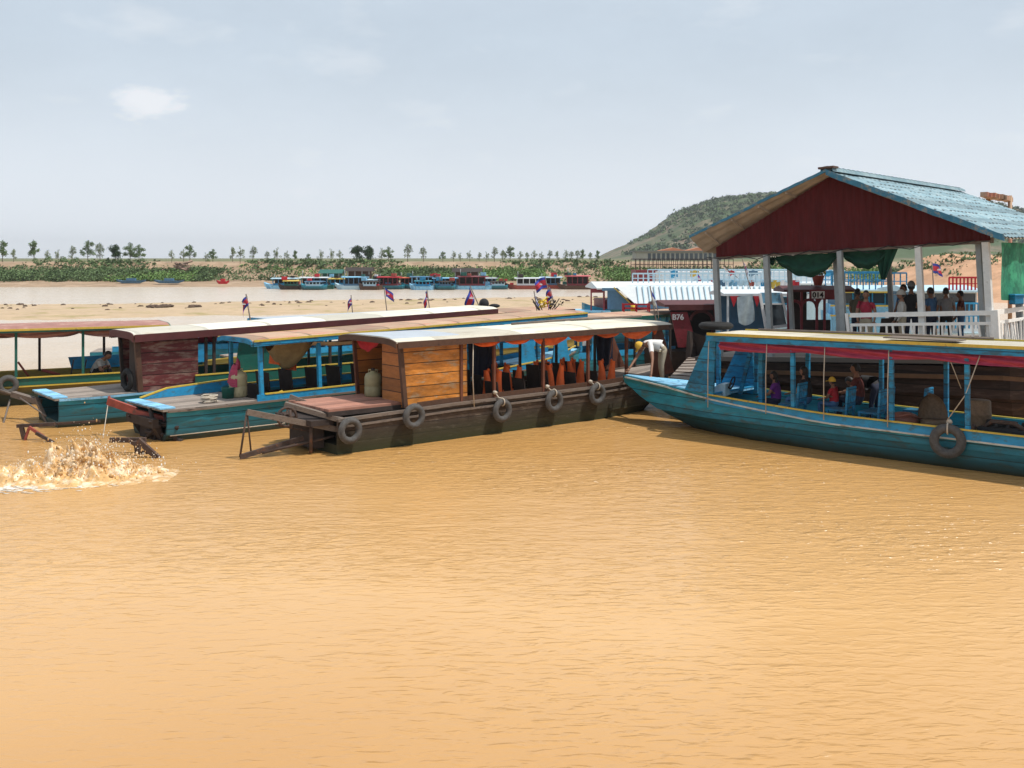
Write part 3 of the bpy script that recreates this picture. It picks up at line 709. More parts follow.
    hb.add(vs, [(j * n + i, j * n + (i + 1) % n, (j + 1) * n + (i + 1) % n, (j + 1) * n + i) for j in range(m_) for i in range(n)], 0, True)
    if hair == 'long': hb.ball(hd - fw * .07 - uz * .12, .075, (.6, .9, 1.5), 8, 6, 0)
    if hair == 'bun': hb.ball(hd - fw * .1 + uz * .05, .05, (1, 1, 1), 8, 6, 0)
    hb.build('hair', M_hair, root)
    if cap:
        cb = MB(); vs = []
        for j in range(5):
            a = PI * .5 * j / 4
            for i in range(14):
                t = 2 * PI * i / 14; vs.append(hd + uz * (math.cos(a) * .145 + .035) + fw * math.sin(a) * math.cos(t) * .118 + lf * math.sin(a) * math.sin(t) * .098)
        cb.add(vs, [(j * 14 + i, j * 14 + (i + 1) % 14, (j + 1) * 14 + (i + 1) % 14, (j + 1) * 14 + i) for j in range(4) for i in range(14)], 0, True)
        cb.prism([hd + fw * .10 + lf * .07 + uz * .04, hd + fw * .19 + lf * .05 + uz * .025, hd + fw * .19 - lf * .05 + uz * .025, hd + fw * .10 - lf * .07 + uz * .04], uz * .012)
        cb.build('cap', cap, root)
    return root

# ------------------------------------------------------------------ furniture
def slat_chair(label, loc, rz, m, h=.95, group=None):
    t = thing('slatted_chair', label, 'chair', loc, rz, group)
    for a in (-1, 1):
        b = MB(); b.beam((-.2, a * .19, 0), (-.26, a * .19, h), .045, .045); b.build('back_post', m, t)
        b = MB(); b.beam((.2, a * .19, 0), (.2, a * .19, .43), .04, .04); b.build('leg', m, t)
    b = MB(); b.box(-.22, .23, -.21, .21, .43, .47); b.build('seat', m, t)
    b = MB(); b.beam((-.26, -.21, h - .03), (-.26, .21, h - .03), .03, .08); b.beam((-.235, -.19, .56), (-.235, .19, .56), .025, .05)
    for k in range(4): y = -.12 + .08 * k; b.beam((-.235, y, .56), (-.258, y, h - .05), .035, .015)
    b.build('back_slats', m, t)
    return t
def dark_chair(label, loc, rz, group=None):
    t = thing('wooden_chair', label, 'chair', loc, rz, group)
    b = MB(); b.box(-.2, .22, -.2, .2, .40, .44); b.build('seat', M_dark, t)
    b = MB(); b.prism([(-.2, -.2, .44), (-.2, .2, .44), (-.27, .2, .9), (-.27, -.2, .9)], (-.03, 0, 0)); b.build('backrest', M_dark, t)
    for x in (-.17, .19):
        for y in (-.17, .17): b = MB(); b.beam((x, y, 0), (x, y, .4), .04, .04); b.build('leg', M_dark, t)
    return t
def life_vest(label, loc, rz, h=.62, group=None):
    b = MB()
    for a in (-1, 1):
        def fn(u, v, a=a): # panel narrowing upward to the shoulder strap
            wd = .24 - .13 * v ** 1.2; y = a * (.015 + wd * u + .10 * v ** 2); return Vector((.035 * math.sin(PI * u) + .02 * v, y, h * v))
        b.grid(fn, 6, 8)
        def fn2(u, v, a=a): q = fn(u, v, a); return Vector((-.03, q.y, q.z))
        b.grid(fn2, 6, 8)
    b.tube([(0, -.13, h), (-.05, -.12, h + .03), (-.1, -.11, h - .05)], .03, 6); b.tube([(0, .13, h), (-.05, .12, h + .03), (-.1, .11, h - .05)], .03, 6)
    b.box(-.03, .03, -.19, .19, 0, .09)
    o = b.build('life_vest', M_vest); o.location = loc; o.rotation_euler = (0, -.08, rz)
    return tag(o, label, 'life vest', group)
def flag(label, base, top, size=.8, droop=.8, seed=0, stripes=True, cols=None, name='flag'):
    base = Vector(base); top = Vector(top); t = thing(name, label, 'flag', base); d = top - base
    b = MB(); b.tube([(0, 0, 0), d], .022, 6); b.build('pole', M_rail, t)
    r = random.Random(seed); ph = r.uniform(0, 6); ax = d.normalized(); sd_ = Vector((1, .25, 0)) * (1 if r.random() < .6 else -1)
    cols = cols or [M_flagblue, M_flagred, M_flagred, M_flagblue]
    b = MB(); nu, nv = 10, 8
    def fn(u, v):
        q = d - ax * (.05 + size * .68 * v); out_ = sd_ * size * u * (1 - droop * .72); dn = Vector((0, 0, -1)) * size * droop * u * u * .9
        return q + out_ + dn + Vector((.04 * math.sin(6 * u + ph), .09 * math.sin(8 * u + 3 * v + ph) * u, 0))
    vs = [fn(i / nu, j / nv) for i in range(nu + 1) for j in range(nv + 1)]
    for j in range(nv):
        b.add([vs[i * (nv + 1) + jj] for i in range(nu + 1) for jj in (j, j + 1)], [(2 * i, 2 * i + 2, 2 * i + 3, 2 * i + 1) for i in range(nu)], min(len(cols) - 1, j * len(cols) // nv), True)
    c = b.build('cloth', cols, t)
    if cols[0] == M_flagblue:
        e = MB(); q = fn(.5, .5) + Vector((0, -.035, 0)); s = size * .13
        e.box(q.x - s, q.x + s, q.y - .012, q.y + .012, q.z - s * .6, q.z - s * .2)
        for k in (-1, 0, 1): hh = s * (1.0 if k == 0 else .6); e.add([(q.x + (k * .6 - .22) * s, q.y - .01, q.z - s * .2), (q.x + (k * .6 + .22) * s, q.y - .01, q.z - s * .2), (q.x + k * .6 * s, q.y - .01, q.z - s * .2 + hh)], [(0, 1, 2)])
        e.build('emblem', M_flagwhite, c)
    return t

# ================================================================== BOAT A : brown timber boat
A = Boat('tour_boat', 'dark weathered timber tour boat with varnished orange plank cabin and cream roof', (-3.67, 22.39), 39.5, 2.2,
         [(-.05, .0, .06, .74, -.15), (0.7, 0, .05, .76, -.2), (3, 0, .05, .82, -.25), (8, 0, .08, .86, -.25), (9.6, .12, .4, .92, -.1), (10.6, .45, .8, 1.02, .2), (11.3, .8, 1.0, 1.1, .6)], mhull=M_hullA, floor=.2)
A.side('rub_rail', 0, 11, lambda x, zt: zt - .15, .05, .035, M_rail)
A.side('top_rail', -.06, 11.2, lambda x, zt: zt, .07, .05, M_rail)
A.side('coaming', 2.0, 8.7, lambda x, zt: zt + .09, .12, .03, M_brown, out=-.04)
A.deck('stern_deck', 0, 2.1, M_deckgrey, dz=.0)
b = MB(); b.box(-.15, 1.78, .22, 2.05, .83, .96); b.build('hatch_cover', M_deckred, A.root, .01)
b = MB(); b.box(-.17, 1.80, .20, 2.07, .80, .90); b.build('hatch_frame', M_dark, A.root)
A.roof(1.35, 10.35, 2.34, 2.38, M_roofA, M_brown, ov=.14, crown=.075, fh=.14, th=.04)
b = MB(); n_ = 8
b.grid(lambda u, v: A.P(1.37 + 1.9 * u, -.1 + 2.36 * v, 2.348 + .075 * (1 - (2 * v - 1) ** 6) * 1.0 + .008), 6, 8); b.build('grey_roof_sheet', M_roofgrey, A.root)
b = MB(); b.tube([A.P(5.2, .55, 2.56), A.P(7.3, .8, 2.575), A.P(9.9, .6, 2.58)], .03, 7); one(b, 'bamboo_pole', M_rail, 'long thin bamboo pole lying on the cream roof of brown boat', 'pole', (A.org.x, A.org.y, 0), math.radians(39.5))
# cabin
xa, xb = 1.72, 3.42
b = MB(); b.prism([A.P(xa - .02, .02, .84), A.P(xb, .02, .86), A.P(xb, .05, 2.30), A.P(xa - .17, .05, 2.28)], A.P(0, .045, 0)); b.build('cabin_side', M_varn, A.root)
b = MB(); b.prism([A.P(xa, 2.15, .84), A.P(xb, 2.15, .86), A.P(xb, 2.12, 2.30), A.P(xa - .13, 2.12, 2.28)], A.P(0, -.045, 0)); b.build('cabin_side', M_varn2, A.root)
b = MB(); b.loft([[A.P(xa - .03 + k, c, z) for k in (0, .05)] + [A.P(xa - .03 + k, c2, z) for k in (.05, 0)] for z, c, c2 in ((.84, .075, .98), (2.34, .10, 1.0))], 0)
o = b.build('cabin_end', M_varn2, A.root)
o.matrix_parent_inverse = Matrix.Identity(4)
b = MB(); b.box(xb - .05, xb, .10, .5, .84, 2.3); b.build('cabin_end', M_varn2, A.root)
b = MB(); b.beam(A.P(xa - .02, .05, .85), A.P(xa - .16, .06, 2.32), .09, .1); b.build('corner_post', M_brown, A.root)
b = MB(); b.beam(A.P(xa, 2.1, .85), A.P(xa - .12, 2.1, 2.32), .07, .08); b.build('corner_post', M_rust, A.root)
b = MB(); b.beam(A.P(xa + .4, 1.3, .85), A.P(xa + .4, 1.3, 2.35), .05, .05); b.build('post', M_rust, A.root)
# red swag across the open half of the cabin end
b = MB()
b.grid(lambda u, v: A.P(xa - .12 + .02 * math.sin(9 * v + 4 * u), 1.0 + 1.1 * u, 2.36 - (.12 + .22 * math.sin(PI * min(1, u * 1.1)) + .02 * math.sin(20 * u)) * v), 14, 6); b.build('red_swag', M_red, A.root)
pxs = [461, 494, 543, 588, 628]
A.posts([A.xat(p, .03) for p in pxs], M_rust, sides=(0,), wd=.07)
A.posts([A.xat(p, 2.17) for p in (520, 556, 592, 622, 650)], M_dark, sides=(1,), wd=.06)
A.valance(3.5, 9.9, .0, M_orange, drop=.24, span=1.05, seed=4)
A.valance(3.5, 9.9, 2.17, M_orange, drop=.2, span=1.2, seed=9)
b = MB(); b.prism([A.P(9.78, .05, .92), A.P(10.72, .12, 1.02), A.P(10.12, .05, 2.31), A.P(9.82, .05, 2.31)], A.P(0, .06, 0)); b.build('bow_wing_panel', M_rust, A.root)
b = MB(); b.prism([A.P(9.78, 2.1, .92), A.P(10.7, 2.0, 1.02), A.P(10.12, 2.1, 2.31), A.P(9.82, 2.1, 2.31)], A.P(0, .06, 0)); b.build('bow_wing_panel', M_rust, A.root)
A.deck('bow_deck', 9.2, 11.25, M_deckgrey, dz=.0)
b = MB()
for k in (3, 5): b.box(3.4, 9.2, .1 + k * .3, .14 + k * .3, .2, .22)
b.build('floor_batten', M_dark, A.root)
# benches along far side of A
b = MB(); b.box(3.6, 8.8, 1.78, 2.1, .55, .6); b.build('bench', M_dark, A.root)
GC = 'dark wooden chairs under the awning of the brown boat'
vs_ = [(500, 384, .55, 'orange life vest on the seat back just right of the cabin'), (520, 384, .9, 'tall orange life vest, second from the cabin in brown boat'), (548, 380, 1.5, 'orange life vest standing far side behind middle tyre'), (562, 383, .5, 'low broad orange life vest near side between two posts'), (582, 379, .95, 'tall narrow orange life vest beside the fourth post'), (574, 374, 1.5, 'half hidden orange life vest on far side near the fourth post'), (613, 376, .5, 'orange life vest nearest the bow of brown boat'), (507, 372, 1.6, 'small bright orange life vest hung behind first row')]
for px, py, c, lab in vs_:
    x = A.xat(px, c)
    o = life_vest(lab, A.Wd(x - .24, c, .80), math.radians(39.5 + 180 + 40), .64)
k = 0
for r_, c in enumerate((.48, 1.0, 1.55)):  # passenger seats, with extra rows and taller backs added to darken the interior
    for j in range(6):
        x = 3.85 + .88 * j
        o = dark_chair('dark chair, %s from the plank cabin in the %s row of the brown boat' % (('first', 'second', 'third', 'fourth', 'fifth', 'sixth')[j], ('near', 'middle', 'far')[r_]), A.Wd(x, c, .2), math.radians(39.5), GC); o.scale = (1, rnd.uniform(.8, 1.05), rnd.uniform(1.1, 1.42)); o.rotation_euler.z += rnd.uniform(-.25, .25)
for px_, w_, nm in ((482, .9, 'shade_sheet'), (606, .75, 'shade_sheet')):  # dark sheets added so the far side of the cabin space looks shaded
    x = A.xat(px_, 2.0); b = MB(); b.grid(lambda u, v: A.P(x + w_ * (u - .5) * (1 - .25 * v), 2.02 + .05 * math.sin(14 * u + 2 * v), 2.28 - (1.15 + .1 * math.sin(5 * u)) * v), 14, 8); b.build(nm, M_navy, A.root)
# tyres of A
labs = ['grey tyre hung at the stern corner of the brown boat', 'grey tyre hung below the orange plank cabin of brown boat', 'grey tyre on white rope below the first open bay of brown boat', 'grey tyre on white rope at middle of the brown boat side', 'grey tyre nearest the blue bow on the brown boat side']
nA = Vector((A.n.x, A.n.y, 0))
for i, (px, py) in enumerate(((350, 430.5), (412.5, 416), (502, 410.5), (554, 401), (597, 394))):
    x = A.xat(px, -.14); z = A.zat(px, py, -.14)
    tyre(A.Wd(x, -.15 if i != 1 else -.2, z), -nA, labs[i], R=.21 if i < 2 else .205, r=.07, rope_to=None if i < 2 else A.Wd(x - .12, -.02, A.at(x)[2] + .16), m=M_tyregrey)
jp = A.Wd(A.xat(373, 1.45), 1.45, .962); jug(jp, 'olive cream plastic jug standing on the red brown hatch of brown boat', M_jug2, s=1.0)
# hanging line beside cabin
b = MB(); xl = 3.5; b.tube([A.P(xl, -.1, 2.2), A.P(xl, -.08, 1.4), A.P(xl + .03, -.1, .72)], .013, 5); b.build('mooring_line', M_rope, A.root)
# stern steering gear of A
g = MB()
def lp(px, py, c): x = A.xat(px, c); return A.P(x, c, A.zat(px, py, c))
g.beam(lp(247, 412, .9), lp(341, 430, .25), .07, .12)
g.beam(lp(285, 404, .9), lp(345, 421, .1), .16, .10); g.beam(lp(290, 396, 1.9), lp(335, 414, 1.5), .12, .08)
g.build('steering_beam', M_rail, A.root)
for q0, q1, rr in ((lp(247, 411, .9), lp(240, 457, .9), .022), (lp(247, 411, .9), lp(251, 452, .9), .018), (lp(311, 420, .45), lp(311, 453, .45), .04), (lp(290, 410, .6), lp(291, 428, .6), .03), (lp(275, 425, .9), lp(320, 433, .6), .02)):
    g = MB(); g.tube([q0, q1], rr, 6); g.build('steering_rod', M_iron, A.root)
g = MB(); g.beam(lp(240, 457, .9), lp(303, 438, .7), .08, .1); g.tube([lp(262, 453, .8), lp(334, 436, .4)], .03, 6); g.build('propeller_shaft', M_iron, A.root)
g = MB(); g.torus(lp(287, 417, .75), A.P(-.3, -1, 0), .2, .03, 18, 6); g.torus(lp(287, 417, .75), A.P(-.3, -1, 0), .06, .03, 12, 6)
for k in range(4):
    a = k * PI / 4; c0 = lp(287, 417, .75); dx = Vector((math.cos(a) * .95, .25 * -math.cos(a), math.sin(a))) * .2; g.tube([c0 - dx, c0 + dx], .014, 5)
g.build('flywheel', M_iron, A.root)
g = MB(); g.box(-.55, 0.0, .25, 1.9, .62, .74); g.box(-.35, -.1, .5, 1.6, .1, .62); g.build('engine_platform', M_dark, A.root)

# ================================================================== BOAT B : blue boat with tan roof
B = Boat('tour_boat', 'bright blue tour boat with tan roof edged yellow behind the brown boat', (-7.77, 23.84), 42.5, 2.2,
         [(0, .12, .3, .72, -.05), (.8, .02, .15, .72, -.2), (3, 0, .12, .74, -.25), (10, 0, .1, .8, -.25), (12.2, .1, .5, .95, -.1), (13.6, .6, .9, 1.15, .3), (14.4, .95, 1.05, 1.25, .7)], mhull=M_bluehull, floor=.15)
B.side('top_rail', 2.4, 14, lambda x, zt: zt + .17, .035, .05, M_yellow, out=.0)
B.side('gunwale_board', 2.2, 13.6, lambda x, zt: zt + .08, .16, .035, M_bluebright)
B.side('rub_rail', 0, 14, lambda x, zt: zt - .02, .05, .05, M_rail, out=.01)
B.deck('stern_deck', -.12, 2.3, M_deckgrey, dz=.03, over=.08)
b = MB(); b.box(-.18, .18, .1, 2.1, .757, .79); b.build('stern_board', M_bluelight, B.root)
for c0, c1 in ((2.05, 2.1),): 
    b = MB(); b.prism([B.P(.2, 2.12, .76), B.P(2.6, 2.2, .76), B.P(2.6, 2.2, 1.04), B.P(.9, 2.15, .96)], B.P(0, -.05, 0)); b.build('side_board', M_bluebright, B.root)
    b = MB(); b.beam(B.P(.2, 2.1, .80), B.P(.9, 2.13, .98), .07, .035); b.beam(B.P(.9, 2.13, .98), B.P(2.6, 2.18, 1.06), .07, .035); b.build('side_board_trim', M_yellow, B.root)
b = MB(); b.beam(B.P(2.25, .02, .72), B.P(2.9, .02, .93), .05, .04); b.build('side_board_trim', M_yellow, B.root)
xr = B.xat(262, -.15)
B.roof(xr - .25, 13.6, 2.20, 2.47, M_tanroof, M_blue, ov=.15, crown=.07, fh=.12, trim=M_yellow, trimh=.05, c1=1.62)
B.posts([B.xat(p, .03) for p in (262, 320)], M_bluebright, sides=(0,), wd=.09, lean=-.06)
B.posts([B.xat(p, .03) for p in (372, 470, 540)], M_blue, sides=(0,), wd=.09, lean=-.06)
B.posts([B.xat(p, 1.45) for p in (231, 283, 340, 400, 450, 500)], M_blue, sides=(1,), wd=.08, inset=.75)
for px in (518, 552, 590):   # raked blue window frames seen through the brown boat
    x = B.xat(px, .1); b = MB(); b.prism([B.P(x, .06, .95), B.P(x + .75, .06, .98), B.P(x + .45, .06, 2.25), B.P(x + .15, .06, 2.25)], B.P(0, .04, 0)); b.build('raked_panel', M_bluebright, B.root)
b = MB(); b.box(2.4, 11.5, .12, .5, .55, .6); b.build('bench', M_dark, B.root)
b = MB(); b.box(2.4, 11.5, 1.7, 2.1, .55, .6); b.build('bench', M_dark, B.root)
for j in range(9):  # row of dark seats added to blacken the space under the roof
    o = dark_chair('added dark seat, %s from the stern deck under the blue boat roof' % ('first', 'second', 'third', 'fourth', 'fifth', 'sixth', 'seventh', 'eighth', 'ninth')[j], B.Wd(3.2 + .72 * j, 1.05 + .12 * (j % 2), .15), math.radians(42.5), 'seats added to darken the blue boat interior'); o.scale = (1, 1.6, 1.3)
b = MB(); b.box(2.7, 2.76, .6, 2.15, .3, 1.02); b.build('bulkhead', M_dark, B.root)
B.deck('bow_deck', 11.6, 14.3, M_bluelight, dz=.01)
b = MB()   # furled khaki awning hung under roof
b.grid(lambda u, v: B.P(xr + .9 + 1.6 * u, 1.5 - .9 * v + .05 * math.sin(7 * u), 2.15 - (.85 * math.sin(PI * min(1, .15 + u)) ** 1.5) * (1 - (2 * v - 1) ** 2) - .08 * math.sin(5 * v + 3 * u)), 14, 12); b.build('furled_awning', mat('khaki_tarp', (.40, .29, .14), .85, .25, 4), B.root)
b = MB(); b.grid(lambda u, v: B.P(xr + 1.5 + 1.9 * u, -.05 + .35 * v + .02 * math.sin(14 * u), 2.1 - .05 * math.sin(PI * u) - .10 * math.sin(PI * v)), 14, 6); b.build('awning_edge', mat('pale_tarp', (.55, .46, .34), .85, .2, 4), B.root)
for i, (px, c, lab) in enumerate(((274, 1.3, 'orange life vest hanging under the khaki awning of the blue boat'), (290, 1.3, 'orange life vest seen beside the khaki tarp, low in the blue boat'))):
    x = B.xat(px, c); life_vest(lab, B.Wd(x, c, B.zat(px, 364 + 6 * i, c)), math.radians(225), .36)
jug(B.Wd(B.xat(238, .95), .95, .76), 'cream plastic jug wrapped in a magenta cloth on the blue stern deck', M_jug, cloth=M_pink, s=1.12)
# faded red steering beam of B
g = MB()
def wb(px, py, Y): p = at(px, py, Y); q = Vector((p.x, p.y)) - B.org; return Vector((q.dot(B.d), q.dot(B.n), p.z))
g.beam(wb(108, 401, 24.9), wb(136, 411, 24.7), .08, .17); g.beam(wb(136, 412, 24.7), wb(166, 419, 24.4), .1, .12); g.beam(wb(109, 396, 24.9), wb(110, 406, 24.9), .05, .05); g.build('steering_beam', M_redbeam, B.root)
g = MB()
for a_, b_ in (((150, 409), (156, 432)), ((172, 412), (170, 438)), ((146, 431), (168, 436)), ((152, 421), (178, 428)), ((160, 438), (182, 441)), ((163, 410), (176, 440)), ((147, 437), (160, 425))): g.tube([wb(*a_, 24.3), wb(*b_, 24.1)], .055, 6)
g.beam((-.25, .4, .5), (.1, .5, -.1), .12, .12); g.beam((-.25, 1.6, .5), (.1, 1.5, -.1), .12, .12); g.beam((-.2, .3, .42), (-.2, 1.8, .42), .14, .2); g.box(-.1, .1, .6, 1.4, -.1, .45); g.build('engine_mount', M_dark, B.root)
g = MB(); g.tube([wb(170, 436, 24), wb(215, 431, 24.4), wb(285, 423, 25)], .012, 5); g.tube([wb(108, 404, 24.9), wb(103, 438, 24)], .01, 5); g.build('mooring_line', M_rope, B.root)

def coil(label, p, R=.2, m=M_rope):
    b = MB(); pts = [(R * (1 - .05 * (k % 9)) * math.cos(k * .5) + .02 * math.sin(k), R * (1 - .05 * (k % 9)) * math.sin(k * .5), .02 + .0022 * k) for k in range(70)]; b.tube(pts, .018, 6); one(b, 'rope_coil', m, label, 'rope', p)
coil('pale rope coil on the stern deck of the bright blue boat', B.Wd(1.2, .5, .76)); coil('dark rope coil by the red brown hatch of the brown boat', A.Wd(1.9, .25, .86), .14, M_iron)
b = MB(); b.lathe((0, 0, 0), [(.14, 0), (.16, .25), (.17, .26), (.155, .27), (.14, .05)], 14); one(b, 'bucket', M_green, 'small green bucket next to the wrapped jug on blue boat', 'bucket', B.Wd(B.xat(228, .9), .9, .76))
# ================================================================== BOAT C : maroon cabin, white roof
Cb = Boat('tour_boat', 'maroon plank cabin tour boat with long white roof and small blue stern', (-11.1, 25.8), 38, 2.2,
          [(0, .1, .25, .70, -.1), (.8, 0, .15, .70, -.2), (3, 0, .12, .74, -.25), (9, 0, .1, .8, -.25), (10.6, .4, .8, .95, 0), (11.8, .9, 1.0, 1.1, .6)], mhull=M_bluehull, floor=.15)
Cb.deck('stern_deck', -.1, 2.4, M_deckgrey, dz=.03, over=.05)
b = MB(); b.box(-.14, .2, .1, 2.1, .735, .77); b.build('stern_board', M_bluelight, Cb.root)
Cb.side('rub_rail', 0, 11.6, lambda x, zt: zt - .01, .05, .04, M_bluelight)
x0 = Cb.xat(141, .04); x1 = Cb.xat(198, .04)
b = MB(); b.prism([Cb.P(x0, .03, .74), Cb.P(x1, .03, .76), Cb.P(x1, .03, 2.2), Cb.P(x0 - .1, .03, 2.2)], Cb.P(0, .05, 0)); b.build('cabin_side', M_maroon, Cb.root)
b = MB(); b.prism([Cb.P(x0, 1.57, .74), Cb.P(x1, 1.57, .76), Cb.P(x1, 1.57, 2.2), Cb.P(x0 - .1, 1.57, 2.2)], Cb.P(0, .05, 0)); b.build('cabin_side', M_maroon, Cb.root)
b = MB(); b.beam(Cb.P(x0 - .02, .04, .74), Cb.P(x0 - .12, .04, 2.24), .12, .13); b.build('corner_post', M_brown, Cb.root)
b = MB(); b.beam(Cb.P(x0 + .02, 1.55, .74), Cb.P(x0 - .06, 1.55, 2.24), .08, .08); b.build('corner_post', M_dark, Cb.root)
b = MB(); b.box(x0 - .02, x0 + .03, .12, .9, .74, 2.3); b.build('cabin_end', M_dark, Cb.root)
Cb.roof(x0 - .25, Cb.xat(497, -.12), 2.24, 2.56, M_white, M_maroontrim, ov=.15, crown=.06, fh=.19, th=.035, c1=1.75)
Cb.side('gunwale_board', x1 - .1, 10.6, lambda x, zt: zt + .17, .32, .035, M_green)
Cb.side('gunwale_trim', x1 - .1, 10.6, lambda x, zt: zt + .34, .035, .05, M_yellow)
Cb.posts([Cb.xat(p, .03) for p in (206, 214, 262, 330, 400)], M_dark, sides=(0,), wd=.07)
Cb.posts([Cb.xat(p, 2.17) for p in (198, 222, 246, 300)], M_dark, sides=(1,), wd=.06, inset=.6)
b = MB(); xs0 = Cb.xat(206, .0); b.grid(lambda u, v: Cb.P(xs0 + 1.7 * u, .0 + 1.3 * v, 2.12 - .12 * u - .28 * v * (1 - u * .3) + .05 * math.sin(6 * v + 5 * u)), 12, 8); b.build('magenta_awning', mat('magenta_cloth', (.38, .03, .09), .8, .2, 4), Cb.root)
b = MB(); b.prism([Cb.P(xs0 + .85, .05, 1.1), Cb.P(xs0 + 2.3, .05, 1.1), Cb.P(xs0 + 2.0, .05, 2.15), Cb.P(xs0 + 1.0, .05, 2.15)], Cb.P(0, .04, 0)); b.build('green_panel', M_green, Cb.root)
b = MB(); b.box(x1 + .5, 9.8, .14, .5, .5, .55); b.box(x1 + .5, 9.8, 1.5, 1.85, .5, .55); b.build('bench', M_dark, Cb.root)
Cb.deck('bow_deck', 10, 11.6, M_bluelight, dz=.01)
Cb.valance(7, 10.5, .0, mat('tan_cloth', (.45, .33, .2), .85), drop=.3, span=1.3, seed=5)
tyre(Cb.Wd(x0 - .25, .35, 1.05), Vector((-.72, -.69, 0)), 'dark tyre leaning on the maroon cabin end by blue stern', R=.22, r=.07, m=M_tyre)

# ================================================================== BOAT D : green and yellow boat at left
D = Boat('tour_boat', 'green and yellow open tour boat with pinkish cloth canopy at far left', (-14.4, 29.6), 30, 2.1,
         [(-4.2, .2, .5, .75, .0), (-3, 0, .3, .76, -.2), (0, 0, .2, .78, -.25), (6, 0, .2, .8, -.25), (7.4, .5, .8, .95, .1)], mhull=M_greenhull, floor=.2)
D.side('gunwale_board', -4, 7.3, lambda x, zt: zt - .11, .2, .03, M_green)
D.side('top_rail', -4, 7.3, lambda x, zt: zt + .01, .035, .05, M_yellow)
D.side('rub_rail', -4, 7.3, lambda x, zt: zt - .24, .04, .05, M_yellow)
D.roof(-4, 4.6, 2.17, 2.14, M_pinktop, M_green, ov=.14, crown=.1, fh=.07, trim=M_yellow, trimh=.06)
D.posts([D.xat(p, .03) for p in (-60, 16, 83, 124)], M_green, sides=(0,), wd=.07)
D.posts([D.xat(p, 2.07) for p in (-40, 39.5, 104)], M_dark, sides=(1,), wd=.07)
D.valance(-3.8, 4.5, .12, M_pinktop, drop=.2, span=1.9, base=.03, seed=2, name='canopy_cloth')
D.valance(-3.8, 4.5, 1.98, M_pinktop, drop=.24, span=1.7, base=.03, seed=3, name='canopy_cloth')
b = MB(); b.box(-3.5, 5.5, 1.5, 1.9, .5, .56); b.build('bench', M_blue, D.root)
b = MB(); b.prism([D.P(D.xat(72, 1.9), 1.95, .78), D.P(6.2, 1.95, .8), D.P(6.2, 1.95, 1.2), D.P(D.xat(72, 1.9) - .1, 1.95, 1.15)], D.P(0, .05, 0)); b.build('side_board', M_bluebright, D.root)
tyre(D.Wd(D.xat(8, -.12), -.13, .62), -Vector((D.n.x, D.n.y, 0)), 'grey tyre on the green and yellow boat at left edge', R=.2, r=.075)
person('person in a pale shirt sitting hunched forward in green and yellow boat', D.Wd(D.xat(93, .9), .9, .2), math.radians(-10), 'squat', M_shirtg, M_blacks, H=1.9, cap=None)
for px, lab in ((63, 'dark folded deck chair left in green and yellow boat'), (76, 'dark folded deck chair nearest the hunched person')):
    x = D.xat(px, .9); dark_chair(lab, D.Wd(x, .9, .25), math.radians(200))
g = MB(); g.tube([D.P(D.xat(18, 1.2), 1.2, D.zat(18, 362, 1.2)), D.P(D.xat(29, 1.2), 1.2, D.zat(29, 377, 1.2))], .035, 6); g.tube([D.P(D.xat(42, 1.2), 1.2, D.zat(42, 370, 1.2)), D.P(D.xat(60, 1.2), 1.2, D.zat(60, 375, 1.2))], .05, 6); g.build('tiller', M_redbeam, D.root)

# hidden neighbours beyond
def mid_boat(label, org, deg, L, mh, mr, mt, z=2.25, W=2.1, posts_=5, mp=None):
    b_ = Boat('tour_boat', label, org, deg, W, [(0, .1, .3, .72, -.1), (.8, 0, .15, .74, -.2), (L * .75, 0, .1, .8, -.25), (L * .9, .3, .6, 1, .1), (L, .9, 1, 1.2, .6)], mhull=mh, floor=.15)
    b_.roof(1.2, L * .86, z, z + .1, mr, mt, ov=.14, crown=.04, fh=.1)
    b_.posts([1.4 + (L * .86 - 1.7) * k / (posts_ - 1) for k in range(posts_)], mp or M_blue, wd=.08)
    b_.side('gunwale_board', .8, L * .9, lambda x, zt: zt + .1, .2, .03, M_bluebright); b_.deck('bow_deck', L * .8, L * .97, M_bluelight, dz=.01)
    b_.deck('stern_deck', 0, 1.2, M_deckgrey, dz=.01)
    return b_
E1 = mid_boat('low blue boat seen through the green and yellow boat', (-15.5, 38.5), 12, 8.5, M_bluehull, M_bluelight, M_blue, z=1.15, posts_=2)
E2 = mid_boat('boat with a blue edged grey roof just beyond the white roof', (-9.3, 36.2), 38, 10.5, M_bluehull, M_roofgrey, M_blue, z=1.98)
E3 = mid_boat('boat with a tan roof beyond the far end of the white roof', (-4.2, 37.0), 36, 9.5, M_greenhull, M_tanroof, M_maroontrim, z=2.08)
E4 = mid_boat('boat with yellow and green roof edge behind the cream roofed boat', (1.2, 35.2), 33, 8.0, M_bluehull, M_tanroof, M_green, z=2.1)

